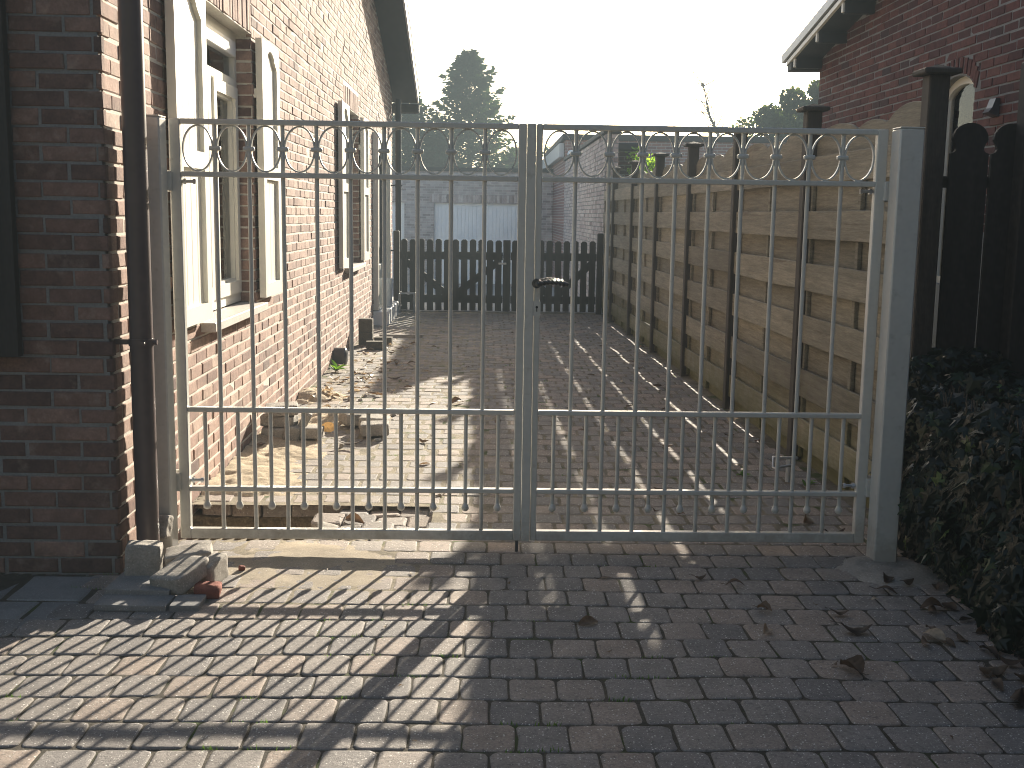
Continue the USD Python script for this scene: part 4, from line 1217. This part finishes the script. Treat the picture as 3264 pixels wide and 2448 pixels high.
def drop_leaf(name, label, loc, L, W, curl, bend, fold, rz, tone, seed, group=None, roll=0.0, pitch=0.0, flip=False):
    r = np.random.default_rng(seed)
    v, f = dry_leaf(L, W, curl, bend, fold, r)
    if flip: v = v * np.array([1, 1, -1.0])
    nv = len(v)
    m = MB().add(v, f, tone)
    e = v[:6].mean(0)
    m.add(*tube([e, e + np.array([-.16 * L, .03 * L, .02 * L]), e + np.array([-.34 * L, .02 * L, .06 * L])], .0011, 5), max(0, tone - .25))
    vv, ff, tt = m.arrays()
    vv = vv @ rot(roll, pitch, rz).T
    vv = vv - np.array([0, 0, vv[:, 2].min()]) + np.array([loc[0], loc[1], (loc[2] if len(loc) > 2 else .0) + .003])
    return put('/World', name, (vv, ff, tt), 'dry_leaf', smooth=True, label=label, cat='leaf', group=group)


drop_leaf('dry_leaf', 'curled brown leaf in the shade just right of the sunlit front paving', (.19, -.885), .085, .045, 1.6, .10, .15, D(28), .42, 1, roll=.5)
drop_leaf('dry_leaf', 'very dark domed leaf lying right of centre below the right gate post', (1.16, -.955), .115, .062, 1.5, .18, .0, D(-4), .05, 2, flip=True)
drop_leaf('dry_leaf', 'small dark domed leaf just behind the very dark one', (1.16, -.765), .07, .04, 1.2, .15, 0, D(-6), .12, 3, flip=True)
drop_leaf('dry_leaf', 'folded V-shaped grey leaf nearest the camera on the right', (1.03, -1.30), .095, .075, .4, .04, .95, D(118), .22, 4)
drop_leaf('dry_leaf', 'brown leaf curled like a shell below the middle of the right leaf of the gate', (.70, -.355), .055, .035, 1.8, .12, .2, D(10), .25, 5, flip=True)
drop_leaf('dry_leaf', 'crescent shaped brown leaf next to the shell-like one', (.83, -.44), .075, .03, 1.4, .22, .2, D(-8), .36, 6)
drop_leaf('dry_leaf', 'flat thin leaf in the shade below the right end of the centre stile', (.31, -.36), .062, .02, .5, .05, .1, D(5), .30, 7)
drop_leaf('dry_leaf', 'pale yellowish crumpled leaf upright on the shaded front paving', (.83, -.955), .05, .04, 1.0, .1, .7, D(60), .72, 8, roll=.5)
drop_leaf('dry_leaf', 'grey crumpled leaf above the pale yellowish one', (.88, -.725), .06, .045, 1.8, .1, .5, D(-40), .45, 9)
drop_leaf('dry_leaf', 'tiny pale curled leaf left of the foot of the ivy', (1.35, -.60), .035, .02, 1.4, .1, .2, D(20), .85, 10)
drop_leaf('dry_leaf', 'orange yellow leaf standing among the stones behind the gate', (-1.235, 2.56, .04), .125, .072, .5, .05, .12, D(35), .97, 11, roll=D(65))
drop_leaf('dry_leaf', 'dark brown boat-shaped leaf on the sand behind the gate', (-1.055, 2.24, .02), .16, .06, 1.3, .1, 0, D(-8), .12, 12, flip=True)
drop_leaf('dry_leaf', 'long dark leaf beside the centre of the driveway casting a shadow', (-.42, 3.98), .14, .07, .9, .12, .3, D(40), .3, 13, roll=.4)
drop_leaf('dry_leaf', 'brown leaf at the broken edge of the dug hole', (-.83, .52, -.01), .12, .06, 1.2, .12, .3, D(-35), .25, 14, roll=.6)
drop_leaf('dry_leaf', 'rust brown leaf in the gap beside the dug hole', (-.68, .36, -.03), .11, .05, 1.0, .1, .3, D(35), .5, 15, roll=.3)
drop_leaf('dry_leaf', 'red brown leaf in the shade of the stone stack by the wall', (-1.60, 2.18, .02), .11, .05, .8, .06, .2, D(12), .62, 16)
drop_leaf('dry_leaf', 'upright rust brown leaf near the bottom of the right gate leaf', (1.39, .55), .10, .065, 1.2, .1, .4, D(70), .5, 17, roll=.9)
drop_leaf('dry_leaf', 'dark leaf lying beside the upright rust brown leaf', (1.47, .32), .10, .06, 1.4, .15, .1, D(10), .1, 18, flip=True)
lr = np.random.default_rng(77)
def scatter(n, xr, yr, zone, group, Ls, tones, dense=None, base=0.0, noun='leaf'):
    k = 0
    while k < n:
        x, y = lr.uniform(*xr), lr.uniform(*yr)
        if dense and lr.random() > dense(x, y): continue
        k += 1
        L = lr.uniform(*Ls); W = L * lr.uniform(.35, .6); curl, bend, fold = lr.uniform(.5, 1.8), lr.uniform(-.02, .18), lr.uniform(0, .5)
        tone = float(np.clip(lr.normal(*tones), 0, .93)); flip = bool(lr.random() < .45)
        zz = base
        if x < -.5 and .95 < y < 4.8: zz = max(0, float(sand_h(np.array([[x]]), np.array([[y]]))[0, 0]))
        size = 'small' if L < Ls[0] + (Ls[1] - Ls[0]) * .35 else ('large' if L > Ls[0] + (Ls[1] - Ls[0]) * .72 else 'middling')
        col = 'dark brown' if tone < .25 else ('brown' if tone < .5 else ('tan' if tone < .74 else 'pale'))
        shp = 'domed' if flip else ('folded' if fold > .33 else ('curled' if curl > 1.15 else 'flat'))
        lb = '%s %s %s %s %s' % (size, col, shp, noun, zone(x, y))
        drop_leaf('dry_leaf', lb, (x, y, zz), L, W, curl, bend, fold, lr.uniform(0, 2 * PI), tone, 500 + int(lr.integers(1e6)), group, roll=lr.normal(0, .3), flip=flip)


def zone_wall(x, y):
    if y < 5.1: z = 'near the sand heap'
    elif y < 6.1: z = 'by the wall weed'
    elif y < 7.3: z = 'near the vent hood'
    else: z = 'near the upright stones'
    return z + (' close against it' if x < -1.3 else ' out from it')


def zone_drive(x, y): return 'on the drive behind the %s leaf, %s' % ('left' if x < -.1 * (y + 4.9) / 4.9 else 'right', 'close behind the gate' if y < 3 else ('half way' if y < 7 else 'far back'))


scatter(105, (-1.62, -.55), (3.6, 8.6), zone_wall, 'dry leaves along the house wall', (.05, .115), (.70, .2), lambda x, y: math.exp(-((x + 1.35) / .38) ** 2) * (1.0 if 4.0 < y < 6.9 else .35))  # wall leaves toned paler, putting the sunlight on them into the colour
scatter(32, (-.8, 1.45), (.4, 10.5), zone_drive, 'dry leaves on the driveway', (.04, .09), (.55, .25))
scatter(12, (1.25, 1.66), (1.5, 9.0), lambda x, y: 'at the foot of the slatted fence, ' + ('near the gate stop' if y < 3 else ('half way along' if y < 6 else 'far along')), 'dry leaves at the fence foot', (.05, .11), (.35, .2))
scatter(30, (1.36, 1.66), (-1.6, -.25), lambda x, y: 'at the foot of the ivy, ' + ('by the footing' if y > -.6 else ('half way along' if y > -1.1 else 'nearest the camera')), 'dry leaves at the foot of the ivy', (.05, .11), (.2, .15), lambda x, y: smooth(x, 1.34, 1.6))
scatter(14, (-.9, 1.2), (-1.9, -.2), lambda x, y: 'on the front paving, ' + ('left of the drop bolt' if x < 0 else 'in the shade on the right'), 'leaf crumbs on the front paving', (.014, .03), (.6, .2), noun='leaf crumb')


def weed(name, label, loc, n, size, seed, spread=.5):
    r = np.random.default_rng(seed); t = thing(name, label, 'weed')
    for i in range(n):
        a = r.uniform(0, 2 * PI); el = r.uniform(.25, 1.1); L = size * r.uniform(.6, 1.2)
        v, f = dry_leaf(L, L * .34, .5, .1, .25, r, 6, 5)
        v = v + np.array([L / 2, 0, 0])
        v = v @ rot(0, -el * spread, 0).T @ rot(0, 0, a).T + np.asarray(loc) + np.array([0, 0, .004])
        put(t, 'leaf', (v, f, np.full(len(v), float(r.random()))), 'weed_leaf', smooth=True)


weed('weed', 'small green weed growing at the foot of the house wall near the vent hood', (-1.60, 5.72, 0), 14, .13, 1, .8)
weed('weed', 'tiny green weed at the foot of the fence beside the gate stop', (1.30, 1.52, 0), 8, .06, 2)
weed('weed', 'tiny green weed near the right end of the gate', (1.42, .30, 0), 8, .045, 3)
weed('weed', 'small weed against the slatted fence behind the gate stop', (1.60, 1.30, 0), 6, .06, 4)
mr = np.random.default_rng(9); moss = MB()
for i in range(520):
    if mr.random() < .5: x, y = mr.uniform(-2.2, .6), mr.uniform(-2.0, -.1)
    else: x, y = mr.uniform(-.8, .4), mr.uniform(1.5, 6.5)
    k = round((y + .345) / .1705); y = -.345 + .1705 * k + mr.normal(0, .003)
    if meshkit.noise(np.array([x * 2.3, y * 2.3, 0.0]), 2) < .58: continue
    for j in range(9):
        a = mr.uniform(0, 2 * PI); L = mr.uniform(.008, .02); c = np.array([x + mr.normal(0, .02), y + mr.normal(0, .004), -.006])
        d = np.array([math.cos(a) * .5, math.sin(a) * .5, 1]); d /= np.linalg.norm(d); sd = np.array([-math.sin(a), math.cos(a), 0]) * .0022
        moss.add(np.array([c - sd, c + sd, c + d * L]), np.array([(0, 1, 2)]), float(mr.random()))
put('/World', 'joint_moss', moss, 'weed_leaf', kind='stuff', label='green moss and grass blades in the paving joints', cat='moss')

# wire rack and pale tub beside the doorstep
WR = thing('wire_rack', 'grey wire rack standing next to the doorstep at the far end of the house', 'rack')
wm = MB()
for k in range(5):
    y = 11.95 + k * .11; x0, x1 = -1.49, -1.27
    wm.add(*tube([(x0, y, .0), (x0, y, .30), (x1, y, .30), (x1, y, .0)], .007, 6))
for z in (.30, .10):
    for x in (-1.49, -1.27): wm.add(*tube([(x, 11.95, z), (x, 12.39, z)], .006, 6))
put(WR, 'frame', wm, 'zinc')
put('/World', 'plastic_tub', MB().add(*lathe([(0, .19), (.085, .19), (.10, .56), (.105, .58), (.095, .58), (.08, .21), (0, .21)], 20, (-1.60, 11.0, 0))), 'pale_plastic', smooth=40, label='pale translucent plastic tub standing on the white doorstep', cat='tub')

# ================================================================== TREES
def conifer(label, x, y, zb, H, R, seed, ntip=1.0):
    r = np.random.default_rng(seed); t = thing('conifer_tree', label, 'tree')
    put(t, 'trunk', MB().add(*tube([(x, y, zb), (x + .03, y, zb + H * .5), (x, y, zb + H * .985)], [H * .022, H * .013, .012], 8)), 'bark', smooth=True)
    V, T = [], []
    branches = MB()
    nb = int(H * 21)
    for i in range(nb):
        u = ((i + r.random()) / nb) ** .82
        z = zb + H * (.06 + .93 * u); reach = R * (1 - u) ** .95 * r.uniform(.55, 1.15) + .12
        a = i * 2.399 + r.normal(0, .3)
        dirh = np.array([math.cos(a), math.sin(a), 0]); rise = (-.18 + .75 * u + r.normal(0, .08))
        m = 7; s = np.linspace(0, 1, m)
        path = np.array([x, y, z]) + np.outer(s * reach, dirh) + np.outer(reach * (rise * s - .10 * s ** 2 + .22 * s ** 3), [0, 0, 1])
        branches.add(*tube(path, np.linspace(.012 + .018 * (1 - u), .004, m), 4, False))
        n = int((26 + 70 * reach / R) * ntip)
        ss = r.random(n) ** .75
        P = np.column_stack([np.interp(ss, s, path[:, k]) for k in range(3)])
        lat = np.array([-dirh[1], dirh[0], 0]); wd = reach * .26 * (1 - .75 * ss) + .05
        side_ = r.normal(0, 1, n)
        P += np.outer(side_ * wd, lat) + np.column_stack([np.zeros(n), np.zeros(n), -np.abs(r.normal(0, .07, n)) - np.abs(side_) * wd * .22])
        d = np.outer(np.ones(n), dirh) * .8 + np.outer(np.sign(side_) * r.uniform(.3, 1.1, n), lat) + r.normal(0, .25, (n, 3)) + np.array([0, 0, -.12])
        d /= np.linalg.norm(d, axis=1, keepdims=True)
        L = r.uniform(.12, .24, n)[:, None]; w = r.uniform(.03, .055, n)[:, None]
        q = np.cross(d, r.normal(0, 1, (n, 3))); q /= np.linalg.norm(q, axis=1, keepdims=True)
        V.append(np.stack([P - q * w * .6, P + q * w * .6, P + d * L * .6 + q * w, P + d * L, P + d * L * .6 - q * w], 1).reshape(-1, 3))
        tone = np.clip(.25 + .35 * ss + r.normal(0, .15, n), 0, 1); T.append(np.repeat(tone, 5))
    V = np.vstack(V); T = np.concatenate(T); n = len(V) // 5; b = np.arange(n)[:, None] * 5
    F = np.vstack([b + [0, 1, 2], b + [0, 2, 4], b + [4, 2, 3]])
    put(t, 'limbs', branches, 'bark', kind='stuff')
    put(t, 'crown', (V, F, T), 'conifer_needle', kind='stuff')


conifer('tall pointed dark conifer standing behind the garage', -.95, 41, -.45, 8.3, 4.5, 1, 1.9)
conifer('lower conifer half hidden by the eave of the left house', -3.3, 40, -.45, 6.8, 3.3, 2, 1.7)
conifer('short dark conifer filling the gap between the two taller ones', -2.1, 38.5, -.45, 4.9, 2.9, 3, 1.5)
conifer('small conifer low behind the right end of the garage roof', 1.0, 42.5, -.45, 4.6, 2.4, 5, 1.5)


def leaf_cloud(centres, radii, n, size, r, flat=.0):
    k = r.integers(0, len(centres), n); d = r.normal(0, 1, (n, 3)); d /= np.linalg.norm(d, axis=1, keepdims=True)
    P = centres[k] + d * (radii[k] * r.random(n) ** .30)[:, None]
    a = r.normal(0, 1, (n, 3)); a /= np.linalg.norm(a, axis=1, keepdims=True); b = np.cross(a, r.normal(0, 1, (n, 3))); b /= np.linalg.norm(b, axis=1, keepdims=True)
    L = size * r.uniform(.6, 1.3, n)[:, None]; w = L * .42
    V = np.stack([P, P + a * L * .5 + b * w, P + a * L, P + a * L * .5 - b * w], 1).reshape(-1, 3)
    q = np.arange(n)[:, None] * 4
    return V, np.vstack([q + [0, 1, 2], q + [0, 2, 3]]), np.repeat(np.clip(.4 + .25 * d[:, 2] + r.normal(0, .18, n), 0, 1), 4)


br = np.random.default_rng(12)
BU = thing('leafy_tree', 'round leafy tree beyond the fence beside the red brick house', 'tree')
bx, by = 10.3, 29.0
put(BU, 'trunk', MB().add(*tube([(bx, by, -.45), (bx + .1, by, 1.6), (bx, by, 3.2)], [.2, .15, .08], 8)), 'bark', smooth=True)
limbs = MB(); cs, rs = [], []
for i in range(90):
    a = br.uniform(0, 2 * PI); e = br.uniform(-.25, 1.35); rr = br.uniform(.5, 1.0)
    c = np.array([bx + 3.3 * rr * math.cos(a) * math.cos(e), by + 2.6 * rr * math.sin(a) * math.cos(e), 2.8 + 2.7 * rr * math.sin(e)])
    cs.append(c); rs.append(br.uniform(.28, .62))
    limbs.add(*tube([(bx, by, 1.8), (np.array([bx, by, 2.4]) + c) / 2, c], [.06, .035, .01], 5, False))
put(BU, 'limbs', limbs, 'bark', kind='stuff')
put(BU, 'crown', leaf_cloud(np.array(cs), np.array(rs), 60000, .115, br), 'bush_leaf', kind='stuff')
BT = thing('bare_tree', 'thin bare tree with a few branches against the bright sky', 'tree')
tr = np.random.default_rng(4); tb = MB()
base = np.array([8.3, 36.0, -.45])
main = [base, base + [.05, 0, 3.4], base + [-.25, 0, 4.6], base + [-.75, 0, 5.6], base + [-.95, 0, 6.6]]
put(BT, 'trunk', MB().add(*tube(main, [.11, .085, .06, .035, .012], 7)), 'bark', smooth=True)
for i in range(26):
    s = tr.uniform(.45, .98); k = s * (len(main) - 1); j = int(k); p = main[j] * (1 - k + j) + main[min(j + 1, 4)] * (k - j)
    d = np.array([tr.normal(0, .8), tr.normal(0, .5), tr.uniform(.3, 1.0)]); L = tr.uniform(.5, 1.7)
    pts = [p]
    for q in range(5): d = d / np.linalg.norm(d) + tr.normal(0, .18, 3); pts.append(pts[-1] + d / np.linalg.norm(d) * L / 5)
    tb.add(*tube(pts, np.linspace(.02, .005, 6), 5, False))
put(BT, 'branches', tb, 'bark', kind='stuff')
CL = thing('climbing_shrub', 'bright green leafy shrub sunlit behind the fence next to the brick pier', 'shrub')
cr_ = np.random.default_rng(6); cst = MB(); cc, crr = [], []
for i in range(16):
    x, y, z = cr_.uniform(2.02, 2.42), cr_.uniform(12.5, 12.9), cr_.uniform(1.75, 2.42 - .3 * cr_.random())
    cc.append((x, y, z)); crr.append(cr_.uniform(.07, .13)); cst.add(*tube([(2.25, 12.7, 0), (2.2 + (x - 2.2) * .5, 12.7, z * .7), (x, y, z)], [.012, .008, .003], 5, False))
put(CL, 'stems', cst, 'bark', kind='stuff'); put(CL, 'foliage', leaf_cloud(np.array(cc), np.array(crr), 900, .055, cr_), 'climber_leaf', kind='stuff')
# foliage screen added out of view behind the viewer to block sky light
hr = np.random.default_rng(8); hc, hrad = [], []
for x in np.arange(-26, 26.1, 1.3):
    for z in np.arange(.6, 8.2, 1.1): hc.append((x + hr.normal(0, .2), -12.5 + hr.normal(0, .25), z)); hrad.append(hr.uniform(.8, 1.1))
HD = thing('sky_blocker', 'unseen dark foliage screen added behind the viewer to block sky light', 'sky_blocker')
put(HD, 'foliage', leaf_cloud(np.array(hc), np.array(hrad), 30000, .34, hr), 'conifer_needle', kind='stuff')
put(HD, 'stems', MB().box((-27, -12.9, 0), (27, -12.3, 8.0), .1), 'bark', kind='stuff')  # solid slab inside the added screen, stops the light
# ------------------------------------------------------------------ bright veil in the air, added to imitate lens glare
M['glare_haze'] = usdkit.material(stage, '/World/Looks/glare_haze', {'v': ('principled_volume', {'color': (.70, .88, 1.0), 'density': .0019, 'anisotropy': .15})}, [], volume='v.volume')
hb = trimesh.creation.box(bounds=[(-320, -320, -1.6), (320, 320, 12.0)])
put('/World', 'glare_haze', hb, 'glare_haze', kind='stuff', label='thin bright veil added in the air to imitate lens glare', cat='glare_haze')
